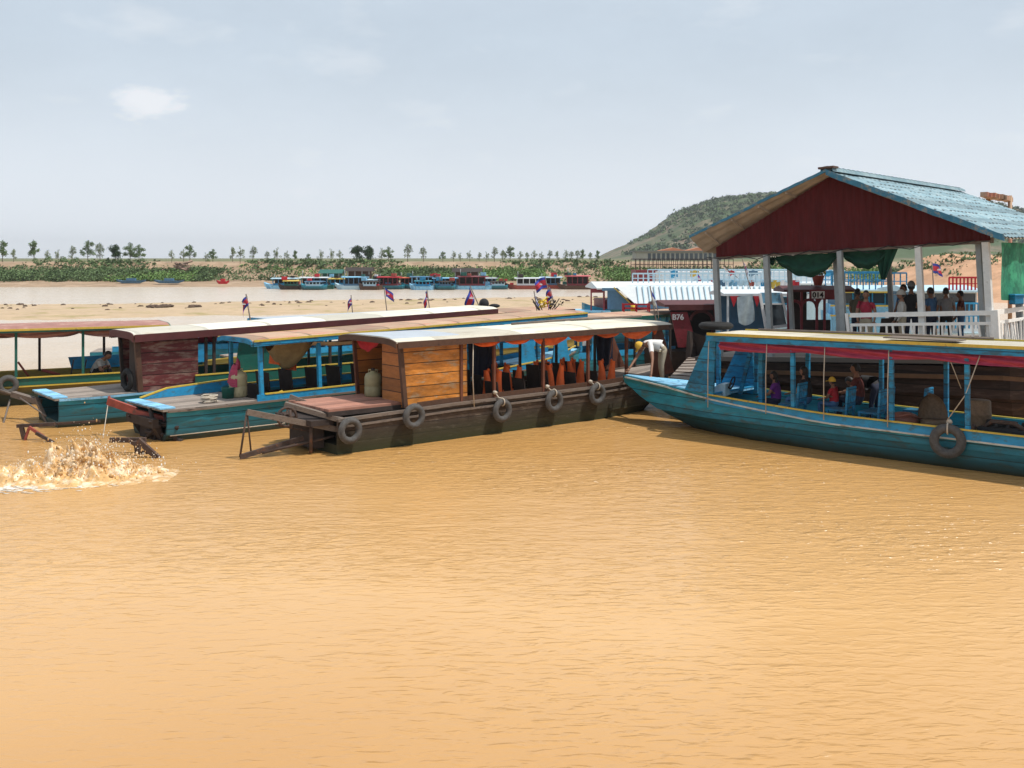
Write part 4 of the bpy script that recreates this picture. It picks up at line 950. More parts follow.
# ================================================================== BOAT F : blue boat at right
F = Boat('tour_boat', 'long blue tour boat with pink valance and pointed pale blue bow at right', (6.39, 22.97), 137.95, 2.2,
         [(-9.5, .1, .4, .85, -.1), (-8, 0, .3, .82, -.25), (-4.5, 0, .28, .80, -.28), (-.4, 0, .3, .84, -.28), (1.5, .06, .5, .93, -.25), (2.5, .14, .75, .98, -.18), (3.4, .35, .95, 1.03, 0), (4.3, .62, 1.03, 1.08, .28), (5.0, .85, 1.06, 1.11, .6), (5.6, 1.0, 1.075, 1.14, .93)], sg=-1, mhull=M_bluehull, floor=.42)
def rub(x, zt): return zt - np.interp(x, [-9, -.4, 2.5, 4], [.21, .2, .1, .04])
F.side('upper_strake', -9.3, 2.6, lambda x, zt: zt - .11 + .004, .19, .03, M_bluebright)
F.side('rub_rail', -9.4, 5.5, rub, .035, .055, mat('worn_white_rail', (.5, .52, .48), .7, .2, 3, (1, 5, 5), patch=((.25, .17, .09), .42, 2)))
F.side('top_rail', -9.3, 2.5, lambda x, zt: zt + .01, .03, .06, M_yellow)
F.deck('bow_deck', 2.35, 5.55, M_bluelight, dz=.012, th=.04)
b = MB(); b.prism([F.P(2.35, .18, 1.0), F.P(2.35, 2.02, 1.0), F.P(2.35, 2.02, 1.03), F.P(2.35, .18, 1.03)], F.P(.06, 0, 0)); b.build('deck_beam', M_bluebright, F.root)
F.roof(-9.2, 2.38, 2.53, 2.42, M_roofA, M_blue, ov=.12, crown=.015, fh=.15, th=.035, trim=M_yellow, trimh=.06, c1=1.60)
# raked wing panel
b = MB(); b.prism([F.P(2.35, .1, .97), F.P(3.25, .28, 1.02), F.P(2.42, .0, 2.40), F.P(2.22, .0, 2.40)], F.P(0, .06, 0)); b.build('bow_wing_panel', M_blue, F.root)
b = MB(); b.prism([F.P(2.35, 2.05, .97), F.P(3.2, 1.88, 1.02), F.P(2.42, 1.65, 2.36), F.P(2.22, 1.65, 2.36)], F.P(0, .06, 0)); b.build('bow_wing_panel', M_blue, F.root)
F.posts([F.xat(p, .03) for p in (793, 892, 968)] + [-6.6, -8.2], M_blue, sides=(0,), wd=.085, lean=.02)
F.posts([F.xat(p, 1.5) for p in (722, 757, 807, 880, 945)] + [-6.6], M_blue, sides=(1,), wd=.085, inset=.62)
b = MB(); b.beam(F.P(F.xat(762, .7), .7, .45), F.P(F.xat(762, .7), .7, 2.4), .16, .1); b.build('mast_post', M_blue, F.root)
b = MB(); b.beam(F.P(F.xat(740, 1.2), 1.2, .9), F.P(F.xat(750, 1.2), 1.2, 1.9), .06, .09); b.build('raked_strut', M_blue, F.root)
# pink valance: gathered cloth, one continuous run with ties
b = MB()
def vf(u, v):
    x = -9 + 11.1 * u; sag = .5 + .5 * abs(math.sin(x * 1.15)); 
    return F.P(x, -.03 + .035 * math.sin(v * 9 + x * 3) + .015 * math.sin(x * 23), F.rz(x) - .15 - (.10 + .12 * sag) * v)
b.grid(vf, 160, 10); b.build('pink_valance', M_pink, F.root)
b = MB()
def vf2(u, v):
    x = -9 + 11.1 * u; return F.P(x, 1.56 + .03 * math.sin(v * 7 + x * 3), F.rz(x) - .1 - (.12 + .08 * abs(math.sin(x))) * v)
b.grid(vf2, 120, 6); b.build('pink_valance', M_pink, F.root)
for px in (709, 767, 825, 889):
    x = F.xat(px, -.1); b = MB(); b.tube([F.P(x, -.10, F.rz(x) - .02), F.P(x + .02, -.12, 1.6), F.P(x + .03, -.10, .72)], .011, 5); b.build('hanging_rope', M_rope, F.root)
b = MB(); xt = F.xat(948, -.1); b.tube([F.P(xt - .6, -.08, 2.3), F.P(xt - .3, .0, 1.5), F.P(xt + .05, -.05, .95)], .011, 5); b.tube([F.P(xt + .0, -.02, 2.2), F.P(xt - .15, .2, 1.6)], .009, 5); b.build('hanging_rope', M_rope, F.root)
nF = Vector((F.n.x, F.n.y, 0))
tyre(F.Wd(xt, -.12, F.zat(948, 441, -.12)), -nF + Vector((.3, 0, 0)), 'large grey tyre hung on the side of the blue boat at right', R=.245, r=.085, m=M_tyregrey, rope_to=F.Wd(xt, -.02, .95))
tyre(F.Wd(F.xat(717, .9), .85, 2.56), Vector((0, 0, 1)), 'black tyre lying flat on the roof end of the blue boat', R=.32, r=.085, m=M_tyre)
# roof clutter
b = MB(); b.tube([F.P(1.6, .9, 2.52), F.P(-.8, 1.2, 2.53), F.P(-3.5, 1.45, 2.535)], .03, 6); one(b, 'bamboo_pole', M_rail, 'bamboo pole lying along the roof of blue boat at right', 'pole', (F.org.x, F.org.y, 0), math.radians(137.95))
b = MB(); b.box(-3.2, -1.7, -.7, -.15, 2.525, 2.55); one(b, 'loose_plank', M_rail, 'loose pale plank lying flat on the roof of the right blue boat', 'plank', (F.org.x, F.org.y, 0), math.radians(137.95))
# scratches of dark paint on the bow deck
b = MB()
for k in range(9):
    x = rnd.uniform(2.6, 4.2); c = rnd.uniform(.75, 1.5); L = rnd.uniform(.1, .35); z = F.at(x)[2] + .018
    b.beam(F.P(x, c, z), F.P(x + L * .6, c + rnd.choice((-1, 1)) * L * .4, F.at(x + L * .6)[2] + .018), .02, .006)
b.build('paint_mark', M_blue, F.root)
cdir = math.radians(137.95)
ch = [(792, .55, 0, 'blue slatted chair beside the person in purple'), (840, .55, 0, 'blue slatted chair beside the child in a yellow cap'), (872, .6, 0, 'blue slatted chair left of the overlapping pair'), (880, 1.0, .2, 'blue slatted chair right of the overlapping pair'), (917, 1.5, 0, 'blue slatted chair on the far side behind the rattan chair')]
for px, c, dr, lab in ch:
    x = F.xat(px, c); slat_chair(lab, F.Wd(x, c, .44), cdir + dr, M_blue)
person('person in a purple shirt sitting in the blue boat facing the bow', F.Wd(F.xat(776, 1.0), 1.0, .42), cdir + .2, 'sit', M_purple, M_navy, hair='long', H=1.5)
person('person in white shirt and black vest sitting behind the one in purple', F.Wd(F.xat(806, .95), .95, .5), cdir, 'sit', M_blacks, M_blues, hair='long', H=1.62, sleeves='short')
person('small child in red shirt and yellow cap sitting in the blue boat', F.Wd(F.xat(834, 1.1), 1.1, .55), cdir, 'sit', M_red, M_blues, cap=M_cap, H=1.25)
person('large person in dark red shirt seated beyond the child in cap', F.Wd(F.xat(858, 1.45), 1.45, .5), cdir + .2, 'sit', M_shirtdr, M_navy, H=1.75)
person('person in dark clothes leaning forward at the middle of blue boat', F.Wd(F.xat(874, 1.75), 1.75, .42), cdir, 'bend', M_blacks, M_navy, H=1.62)
# rattan chair, armchair, barrel, engine
def rattan(label, loc, rz):
    t = thing('rattan_chair', label, 'chair', loc, rz)
    b = MB(); b.lathe((0, 0, .0), [(.22, 0), (.24, .2), (.27, .38), (.25, .42)], 14); b.build('seat', M_rattan, t)
    b = MB(); b.grid(lambda u, v: Vector((-.2 - .1 * v + .16 * (2 * u - 1) ** 2, (2 * u - 1) * .30 * math.sqrt(max(.02, 1 - v ** 2.4)), .38 + .55 * v)), 10, 10); b.grid(lambda u, v: Vector((-.24 - .1 * v + .16 * (2 * u - 1) ** 2, (2 * u - 1) * .30 * math.sqrt(max(.02, 1 - v ** 2.4)), .38 + .55 * v)), 10, 10); b.build('backrest', M_rattan, t)
rattan('round backed brown rattan chair behind the hanging tyre', F.Wd(F.xat(934, .6), .6, .44), cdir + 2.2)
b = MB(); b.ball((0, 0, .35), .34, (1.1, .8, .55), 12, 8); b.tube([(-.3, -.25, .45), (0, -.3, .52), (.3, -.2, .42)], .02, 6); one(b, 'cushion', mat('brown_red_vinyl', (.17, .06, .04), .5), 'curved brown red cushion seat left of the rattan chair', 'cushion', F.Wd(F.xat(903, .45), .45, .45), 0)
b = MB(); b.lathe((0, 0, 0), [(.24, 0), (.25, .02), (.25, .28), (.26, .3), (.25, .32), (.25, .6), (.26, .62), (.25, .64), (.24, .88), (.22, .9)], 16); one(b, 'oil_drum', M_rattan, 'dark brown drum standing right of the post in blue boat', 'drum', F.Wd(F.xat(978, .7), .7, .44))
t = thing('boat_engine', 'black diesel engine at the stern end of the blue boat', 'engine', F.Wd(F.xat(1008, .6), .6, .44), cdir)
b = MB(); b.box(-.5, .5, -.3, .3, .05, .42); b.build('block', M_blacks, t, .03)
b = MB(); [b.lathe((-.33 + .22 * k, 0, .42), [(.08, 0), (.09, .05), (.07, .12)], 10) for k in range(4)]; b.build('cylinder_head', M_blacks, t)
b = MB(); b.tube([(-.4, .2, .4), (-.2, .3, .55), (.2, .28, .55), (.45, .15, .35)], .045, 8); b.build('exhaust_pipe', M_iron, t)
b = MB(); b.torus((.6, 0, .25), (1, 0, 0), .2, .05, 18, 8); b.build('flywheel', M_iron, t)
t = thing('steering_console', 'pale blue wedge shaped helm console behind the raked blue panel', 'console', F.Wd(F.xat(718, .7), .7, .92), cdir + .2)
b = MB(); b.prism([(-.25, -.2, 0), (.25, -.2, 0), (.25, -.2, .06), (-.1, -.2, .28), (-.25, -.2, .28)], (0, .4, 0)); b.build('console_body', M_bwhite, t)
b = MB(); b.torus((-.35, 0, .3), (1, 0, .3), .15, .018, 20, 6); b.tube([(-.35, 0, .3), (-.2, 0, .12)], .02, 6); b.build('steering_wheel', M_blacks, t)

# ================================================================== man bending at the bow
hL = at(629, 369, 27.75); hR = at(651, 376, 27.25)
ml = Vector((at(661, 0, 28.15).x, 28.15, .84)); ang = math.atan2((hL.y + hR.y) / 2 - ml.y, (hL.x + hR.x) / 2 - ml.x)
ang = math.radians(196); kk = 1.72 / 1.68
Rm = Matrix.Rotation(-ang, 3, 'Z')
def loc_(p): return (Rm @ (p - ml)) / kk
l1 = loc_(hR); l2 = loc_(hL)
if l1.y < l2.y: l1, l2 = l2, l1
def elb(s_, h_, o): m_ = (s_ + h_) / 2; return m_ + Vector((-.03, o, 0))
s1, s2 = Vector((.37, .17, 1.06)), Vector((.37, -.17, 1.06))
person('man in white tee shirt and yellow cap bending over the pale blue bow', ml, ang, 'bend', M_shirtw, M_khaki, cap=M_cap, H=1.72, arms=[(elb(s1, l1, .04), l1), (elb(s2, l2, -.04), l2)])

# ================================================================== pavilion on its barge
aD = Vector((-.766, .643, 0)); hl = math.radians(3.0)
X_ = (aD * math.cos(hl) - Vector((0, 0, math.sin(hl)))).normalized(); Y_ = Vector((-.643, -.766, 0)); Z_ = X_.cross(Y_)
PO = Vector((10.97, 24, 1.95)); PM = Matrix.Translation(PO) @ Matrix((X_, Y_, Z_)).transposed().to_4x4(); PI_ = PM.inverted()
pav = thing('floating_pavilion', 'open pavilion with dark red gable and pale blue corrugated roof on columns', 'pavilion'); pav.matrix_world = PM
def px2x(px, v):   # local x for pixel column at depth v behind gable plane
    k = (px - 512) / FPX; o = PO + Vector((.643, .766, 0)) * v; return (o.x - k * o.y) / (.766 * math.cos(hl) + .643 * k)
GB2 = 2.66
gl = PI_ @ at(715, 247.5, 28.5); ap = PI_ @ at(829, 177, 26.49); gr = PI_ @ at(990, 236, 24.05)
glb = PI_ @ at(715, 257, 28.5); grb = PI_ @ at(993, 240, 24.0)
# corrugated gable wall
b = MB(); n = 150; tops = []
for k in range(n + 1):
    x = gr.x + (gl.x - gr.x) * k / n; zt_ = gr.z + (ap.z - gr.z) * (x - gr.x) / (ap.x - gr.x) if x < ap.x else ap.z + (gl.z - ap.z) * (x - ap.x) / (gl.x - ap.x)
    zb_ = grb.z + (glb.z - grb.z) * k / n; y = .012 * (1 if k % 4 in (1, 2) else -1); tops.append([(x, y, zb_), (x, y, zt_), (x, y - .03, zt_), (x, y - .03, zb_)])
b.loft(tops); b.build('gable_wall', M_gable, pav)
b = MB(); b.beam((gr.x - .05, -.09, grb.z), (gl.x + .05, -.09, glb.z), .08, .13); b.build('tie_beam', M_rail, pav)
# roof slabs
tipL = PI_ @ at(683, 236, 28.26); tipR = PI_ @ at(999, 236, 23.07); apF = PI_ @ at(826, 170.5, 26.05)
LR = 10.5
M_rooft = mat('pale_blue_roof_tiles', (.165, .265, .305), .6, .2, 2, patch=((.27, .365, .39), .46, 2.2), plank=(0, .36, .16), bump=.3, brk=True)
def slab(name, F0, F1, flare, mtop):
    """roof slope from ridge F0 to eave F1 at the front, running back along -y; corrugated, with tile steps"""
    eb = Vector((F1.x, 0, F1.z)); b = MB(); NU, NV = 96, 72
    def fn(u, v):
        y = F0.y - LR * v; x = F0.x + (F1.x - F0.x) * u; ze = F1.z
        if flare: k = max(0, 1 - (F0.y - y) / .75); ze = F1.z - flare * (1 - k)
        step = .016 * ((u * 11) % 1.0)
        return Vector((x, y, F0.z + (ze - F0.z) * u + .014 * math.cos(v * NV * PI) - step + .02 * nz3(x, y, 0, 1.3)))
    b.grid(fn, NU, NV, 0, False)
    o = b.build(name, mtop, pav); return fn
fr_ = slab('roof_slope', Vector((apF.x, apF.y, apF.z)), tipR, 0, M_rooft); fl_ = slab('roof_slope', Vector((apF.x, apF.y, apF.z)), tipL, .42, M_rooft)
for fn, fl2 in ((fr_, 0), (fl_, 1)):
    bh = .05 if fl2 else .12
    b = MB(); b.grid(lambda u, v: fn(u, v) - Vector((0, 0, .035)), 24, 144, 0, False); b.build('roof_underside', M_tin, pav)
    b = MB()
    secs = []
    for k in range(25):
        p = fn(k / 24, 0); secs.append([p + Vector((0, .03, .025)), p + Vector((0, .03, -bh)), p + Vector((0, .0, -bh)), p + Vector((0, .0, .025))])
    b.loft(secs); b.build('barge_board', mat('weathered_blue_board', (.03, .15, .24), .65, .3, 4, patch=((.24, .22, .18), .42, 5)), pav)
    for u in (.28, .48, .68, .88):
        b = MB(); q0, q1 = fn(u, .003), fn(u, .085); b.beam(q0 - Vector((0, 0, .08)), q1 - Vector((0, 0, .08)), .06, .07); b.build('purlin', M_tin, pav)
b = MB()
for k in range(34):
    y = apF.y - .02 - k * LR / 34; b.loft([[Vector((apF.x + .17 * math.cos(a), y + dy, apF.z - .03 + (.13 + .02 * (dy == 0)) * math.sin(a) + .02 * nz3(k, 0))) for a in (0, .6, 1.2, 1.9, 2.5, 3.14)] for dy in (0, -LR / 34 * 1.1)], closed=False, caps=False)
b.build('ridge_cap', M_rooft, pav)
b = MB(); b.box(apF.x - .2, apF.x + .2, -.3 + apF.y, apF.y + .02, apF.z + .05, apF.z + .10); b.build('ridge_end_cap', M_brown, pav)
b = MB()
for k in range(7):
    x0_ = gr.x + .3 + k; x1_ = x0_ + 1.0; zb0 = grb.z + (glb.z - grb.z) * (x0_ - gr.x) / (gl.x - gr.x); b.tube([(x0_, .06, zb0 + .02), ((x0_ + x1_) / 2, .07, zb0 - .07 - .03 * (k % 3)), (x1_, .06, zb0 + .0)], .012, 5)
b.build('sagging_wire', M_blacks, pav)
# columns
for px, v, wd in ((992, 0, .15), (924, 0, .14), (845, 0, .13), (771, 0, .14), (720, 0, .14), (984.5, .3, .12), (893, 4, .12), (840.5, .55, .12), (793, 4, .12)):
    x = px2x(px, v); b = MB(); b.box(x - wd / 2, x + wd / 2, -v - wd / 2, -v + wd / 2, -.05, 2.62 if v < 1 else 3.0); b.build('column', M_greywood if px not in (992, 924) else mat('white_column_paint', (.62, .62, .60), .6, .12, 5, patch=((.45, .45, .44), .38, 5)), pav, .01)
for px in (1040, 1085, 1120):
    b = MB(); b.box(-.07, .07, -2.5 - (px - 1040) * .06 - .07, -2.5 - (px - 1040) * .06 + .07, -.05, 2.6); b.build('column', M_greywood, pav)
b = MB(); b.box(-.45, 7.6, -10, .25, -.16, -.04); b.build('deck', M_deckgrey, pav)
# railing, front and right side
xe = px2x(853, -.05)
def railing(p0, p1, n, lean=False):
    r = MB(); p0 = Vector(p0); p1 = Vector(p1); r.beam(p0 + Vector((0, 0, 1.0)), p1 + Vector((0, 0, 1.0)), .05, .11); o = r.build('railing', M_whitepaint, pav)
    r = MB(); r.beam(p0 + Vector((0, 0, .76)), p1 + Vector((0, 0, .76)), .045, .07); r.beam(p0 + Vector((0, 0, .12)), p1 + Vector((0, 0, .12)), .045, .07); r.build('mid_rail', M_whitepaint, o)
    for k in range(n + 1):
        q = p0 + (p1 - p0) * k / n; r = MB(); l_ = rnd.uniform(-.03, .03) * 2; r.beam(q + Vector((0, 0, .1)), q + Vector((l_, 0, .76)), .05, .04); r.build('baluster', M_whitepaint, o)
railing((-.05, .1, 0), (xe, .1, 0), 15); railing((-.12, .05, 0), (-.12, -5.5, 0), 30)
b = MB(); b.box(-.22, -.06, .0, .16, 0, 1.06); b.build('newel_post', M_whitepaint, pav)
b = MB(); b.beam((xe + .02, .1, 0), (xe + .09, .1, 1.05), .07, .07); b.build('newel_post', M_whitepaint, pav)
# green drapes
def drape(xa_, xb_, y, z, drop, nm='green_drape', m=M_greencloth, skew=0):
    b = MB(); b.grid(lambda u, v: Vector((xa_ + (xb_ - xa_) * u, y + .07 * math.sin(9 * v + 3 * u) * (.3 + v), z - .03 - (.12 + drop * math.sin(PI * u) ** .8) * v + .02 * math.sin(25 * u))), 24, 12); b.build(nm, m, pav)
drape(px2x(843, .2), px2x(780, .2), -.2, 2.62, .48); drape(px2x(893, .2), px2x(847, .2), -.2, 2.64, .36); drape(px2x(780, .2), px2x(771, .2), -.2, 2.6, .1)
b = MB(); xg = px2x(891, .2); b.grid(lambda u, v: Vector((xg + (u - .5) * (.5 * (1 - v) + .12) + .1 * v, -.2 + .05 * math.sin(18 * u), 2.6 - .75 * v)), 16, 10); b.build('green_drape', M_greencloth, pav)
b = MB(); b.grid(lambda u, v: Vector((-.27 + .08 * math.sin(7 * u + 2 * v) * v + .03 * math.sin(22 * u), -.25 - 5 * u, 2.6 - (1.15 + .2 * math.sin(4 * u + 1)) * v)), 40, 14); b.build('green_net_tarp', M_greennet, pav)
# wood splinters behind ridge: neighbouring roof end
b = MB()
for k in range(6): p = at(984 + k * 3.8, 194.5 + k * .5 + rnd.uniform(-.6, .6), 36); b.beam(p, p + Vector((.5, .6, -.05)), .25, .16)
for px in (988, 1010): p = at(px, 195.5, 36.4); b.tube([p, Vector((p.x, p.y, 1))], .07, 6)
one(b, 'shade_rack', M_tanroof, 'ragged tan wooden roof edge poking above the blue roof', 'roof rack')
# barge
bg_ = Boat('wooden_barge', 'long brown weathered wooden barge carrying the pavilion', (10.97, 24.0), 140.0, 8.2,
           [(-1.4, .6, 2.0, 1.62, .75), (-.4, -.1, .5, 1.74, -.2), (3, -.35, .2, 1.60, -.3), (6.2, -.35, .5, 1.45, -.3), (7.2, .0, .8, 1.40, -.2), (7.6, .5, 1.6, 1.38, .2)], sg=-1, mhull=mat('brown_barge_planks', (.034, .019, .014), .85, .4, 2, (1, 1, 5), patch=((.06, .037, .028), .42, 2), plank=(2, .3, .3)), floor=1.0, cat='barge')
bg_.deck('bow_deck', 5.8, 7.55, M_deckgrey, dz=.01)
bg_.side('rub_rail', -.8, 7.5, lambda x, zt: zt - .25, .1, .08, mat('orange_brown_beam', (.13, .065, .03), .7, .25, 4))
def gz(px, py, z): Y = (CH - z) * FPX / (py - HY); return Vector(((px - 512) / FPX * Y, Y, z))
t = thing('work_boat', 'low weathered boat with a bare grey brown deck between the two bows', 'boat')
q = [gz(664, 384, .72), gz(688, 358, .80), gz(742, 354, .85), gz(712, 392, .74)]
b = MB(); b.loft([[q[0], q[3], q[3] - Vector((.2, 0, .8)), q[0] + Vector((.2, 0, -.8))], [q[1], q[2], q[2] - Vector((.2, 0, .9)), q[1] + Vector((.2, 0, -.9))]]); b.build('hull', M_brown, t)
b = MB(); b.grid(lambda u, v: (q[0] * (1 - u) + q[3] * u) * (1 - v) + (q[1] * (1 - u) + q[2] * u) * v + Vector((0, 0, .02)), 6, 12); b.build('deck', M_deckgrey, t)
for k in range(9): b = MB(); v = .05 + .11 * k; p0 = (q[0] * (1 - v) + q[1] * v); p1 = (q[3] * (1 - v) + q[2] * v); b.beam(p0 + Vector((0, 0, .035)), p1 + Vector((0, 0, .035)), .05, .02); b.build('deck_batten', M_brown, t)
# things and people in the pavilion
def PF(px, v, dz=0): x = px2x(px, v); return PM @ Vector((x, -v, dz)) 
ppl = [(866, .55, 'man in red patterned shirt standing at the white railing', M_shirtr, M_khaki, 1.62, None, math.radians(-110), 'short'),
       (902, .9, 'man in pale shirt and grey cap standing behind the railing', M_shirtg, M_khaki, 1.58, M_shirtg, math.radians(170), 'long'),
       (911, 2.0, 'tall person in black standing behind the man in grey cap', M_blacks, M_navy, 1.78, mat('grey_hat', (.2, .2, .2), .8), math.radians(60), 'short'),
       (904, 3.2, 'person with black hair half hidden between pale shirt and black shirt', M_blues, M_navy, 1.72, None, math.radians(200), 'short'),
       (857, 2.2, 'slim person in dark olive shirt behind the double column', mat('olive_shirt', (.09, .08, .05), .85), M_navy, 1.66, None, math.radians(40), 'short'),
       (931, 2.4, 'person in blue shirt standing just right of the white column', M_blues, M_navy, 1.62, None, math.radians(120), 'short'),
       (946, 2.6, 'person in grey tee shirt standing before the dark window', mat('grey_tee', (.22, .21, .21), .85), M_blacks, 1.60, None, math.radians(80), 'short'),
       (961, 3.4, 'person in dark red top at right inside the pavilion', M_shirtdr, M_blues, 1.5, None, math.radians(150), 'short')]
for px, v, lab, s_, p_, H_, cap_, rz_, sl_ in ppl:
    person(lab, PF(px, v, -.03), rz_, 'stand', s_, p_, cap=cap_, H=H_, sleeves=sl_)
for px, v, lab in ((878, 1.6, 'dark seat back between the red shirted man and pale shirt'), (888, 2.2, 'dark chair further inside the pavilion left of pale shirt')):
    dark_chair(lab, PF(px, v, -.03), math.radians(120))
b = MB()
for k in range(9): p = PM @ Vector((-.75 - .05 * k, -1.0 - .45 * k, .3 + .1 * (k % 3))); b.beam(p, p + Vector((1.2, .5, .35)), .05, .08)
one(b, 'timber_stack', M_dark, 'dark stacked timbers beside the right railing of the pavilion', 'timber')
b = MB(); p = PM @ Vector((-.35, -.9, 1.15)); b.box(-.13, .13, -.1, .1, 0, .2); b.box(-.15, .15, -.12, .12, .2, .24); one(b, 'storage_crate', M_blue, 'small blue crate hanging by the green net tarp', 'crate', p, .3, bevel=.015)

# ================================================================== river cruisers behind
def panel_wins(root, x0, x1, y, z0, z1, n, mf, sg=-1):
    for k in range(n):
        a = x0 + (x1 - x0) * k / n; d = (x1 - x0) / n; f = MB(); t = .05
        f.box(a + t, a + t * 2, y - .04, y + .01, z0, z1); f.box(a + d - t * 2, a + d - t, y - .04, y + .01, z0, z1); f.box(a + t, a + d - t, y - .04, y + .01, z1, z1 + t); f.box(a + t, a + d - t, y - .04, y + .01, z0 - t, z0)
        o = f.build('window', mf, root); g_ = MB(); g_.box(a + 2 * t, a + d - 2 * t, y - .01, y + .004, z0, z1); g_.build('pane', M_glass, o)
def rails(root, x0, x1, y, z, h, n, m, nm='railing', top=None):
    r = MB(); r.beam((x0, y, z + h), (x1, y, z + h), .06, .07); r.beam((x0, y, z + h * .5), (x1, y, z + h * .5), .04, .04); o = r.build(nm, top or m, root)
    for k in range(n + 1): x = x0 + (x1 - x0) * k / n; r = MB(); r.beam((x, y, z), (x, y, z + h), .05, .05); r.build('baluster', m, o)
def cruiser(label, px0, px1, Y, deg, zdeck, zroof, mh, mw, mroof, rail=None, W=3, upper=True, mb2=None, wins=6, mrail=None, slope=0):
    p0 = at(px0, 0, Y); p1 = at(px1, 0, Y); L = p1.x - p0.x
    t = thing('river_cruiser', label, 'boat', (p0.x, Y, 0), math.radians(deg))
    h = MB(); secs = []
    for u, ins, zt in ((0, 1.2, zdeck + .25), (.06, .6, zdeck + .1), (.15, .1, zdeck), (.9, 0, zdeck), (1, .15, zdeck)):
        secs.append([(L * u, ins, zt), (L * u, ins + .3, -.1 if u > .05 else .5), (L * u, W - ins - .3, -.1 if u > .05 else .5), (L * u, W - ins, zt)])
    h.loft(secs); h.build('hull', mh, t)
    c = MB(); c.box(L * .12, L * .97, .15, W - .15, zdeck, zdeck + (zroof - zdeck) * .42); c.build('lower_wall', mw, t)
    if wins: panel_wins(t, L * .14, L * .95, .13, zdeck + (zroof - zdeck) * .42 + .1, zroof - .12, wins, mb2 or mw)
    if wins: c = MB(); c.box(L * .14, L * .95, .3, W - .3, zdeck + (zroof - zdeck) * .42, zroof - .02); c.build('cabin_interior', M_navyboat, t)
    r = MB(); r.loft([[(x, -.25, zroof - slope * .0), (x, W * .5, zroof + .18 + slope), (x, W + .25, zroof), (x, W + .25, zroof - .07), (x, -.25, zroof - .07)] for x in (L * .06, L)]); r.build('roof', mroof, t)
    if rail: rails(t, L * rail[0], L * rail[1], -.1, zroof + .02, rail[2], rail[3], mrail or M_bwhite); 
    if rail and len(rail) > 4: rails(t, L * rail[0], L * rail[1], W, zroof + .02, rail[2], rail[3], mrail or M_bwhite)
    return t, L
J1, L1 = cruiser('big white boat with white balustrade roof and raked slate blue side panel', 588, 722, 50, 4, 1.75, 2.78, M_bluehull, M_maroonpaint, M_white2, wins=0, W=3.4, slope=.08)
# white sloped louvred upper wall with posts, blue raked panel, red door frame
b = MB(); b.prism([(2.1, -.80, 2.06), (8.8, -.80, 2.06), (8.8, -.30, 2.84), (1.3, -.30, 2.84)], (0, .05, 0)); b.build('white_side_wall', M_white2, J1)
for k in range(24):
    x = 2.3 + .27 * k; b = MB(); b.beam((x, -.84, 2.05), (x, -.34, 2.88), .05, .05); b.build('wall_bar', M_bwhite, J1)
b = MB(); b.box(2.0, 9.2, -.82, -.2, 1.82, 2.05); b.build('slate_band', M_navyboat, J1)
b = MB(); b.box(2.4, 9.2, -.78, -.2, 1.45, 1.80); b.build('maroon_band', M_maroonpaint, J1)
b = MB(); b.prism([(.9, -.22, 1.75), (2.1, -.22, 1.75), (1.9, -.22, 2.1), (1.25, -.22, 2.78), (.9, -.22, 2.78)], (0, .05, 0)); b.build('raked_side_panel', M_navyboat, J1)
b = MB(); b.beam((1.2, -.26, 2.8), (2.05, -.26, 2.0), .05, .06); b.build('cream_trim', M_yellow, J1)
b = MB(); b.box(.1, .16, -.2, -.1, 1.7, 2.75); b.box(.7, .78, -.2, -.1, 1.7, 2.75); b.box(.16, .7, -.2, -.12, 2.55, 2.75); b.build('door_frame', M_maroonpaint, J1)
rails(J1, 2.2, 8.5, .3, 3.0, .45, 24, M_bwhite)
b = MB(); b.box(-2.2, 1.0, -.6, 1.4, 1.62, 1.70); b.build('fore_deck', M_bluelight, J1)
J2, L2 = cruiser('long white double deck boat with many railings behind the B76 boat', 655, 850, 62, 2, 1.6, 2.7, M_bwhite, M_white2, M_white2, rail=(.02, .98, .75, 34, 1), wins=12, mb2=M_bwhite, W=4)
J3, L3 = cruiser('light blue boat with yellow stripes and upper railing seen left of pale shirt', 828, 905, 48, -6, 1.5, 2.75, M_bluelight, M_bluelight, M_bwhite, rail=(.05, .98, .75, 12, 1), wins=4, mb2=M_bluebright, W=3, mrail=M_blue)
b = MB(); [b.box(.05, L3, -.3 - .01 * k, -.26, z, z + .07) for k, z in enumerate((1.55, 2.0, 2.62))]; b.build('yellow_stripe', M_yellow, J3)
J4, L4 = cruiser('white cabin boat with dark window and red roof railing inside pavilion view', 905, 985, 42, 3, 1.2, 2.9, M_bwhite, M_white2, M_bwhite, rail=(.55, .98, .5, 9), wins=2, mb2=M_white2, W=3, mrail=M_red)
rails(J4, L4 * .35, L4 * .98, -.45, 1.4, 1.0, 11, M_bluebright)
J5, L5 = cruiser('pale boat with blue frames moored left of the 014 boat', 700, 800, 54, -2, 1.4, 2.3, M_bwhite, M_bwhite, M_white2, rail=(.02, .98, .7, 16, 1), wins=5, mb2=M_bluebright, W=3)
# dark balustraded raft
t = thing('balustrade_deck', 'dark red floating deck with brown balustrade beneath the hill', 'floating deck', (at(636, 0, 95).x, 95, 0))
b = MB(); b.box(0, 7, 0, 4, -.2, 3.1); b.build('base', M_maroonpaint, t); rails(t, 0, 8.8, 0, 3.1, 1.0, 22, M_dark); rails(t, 0, 8.8, 4, 3.1, 1.0, 22, M_dark)

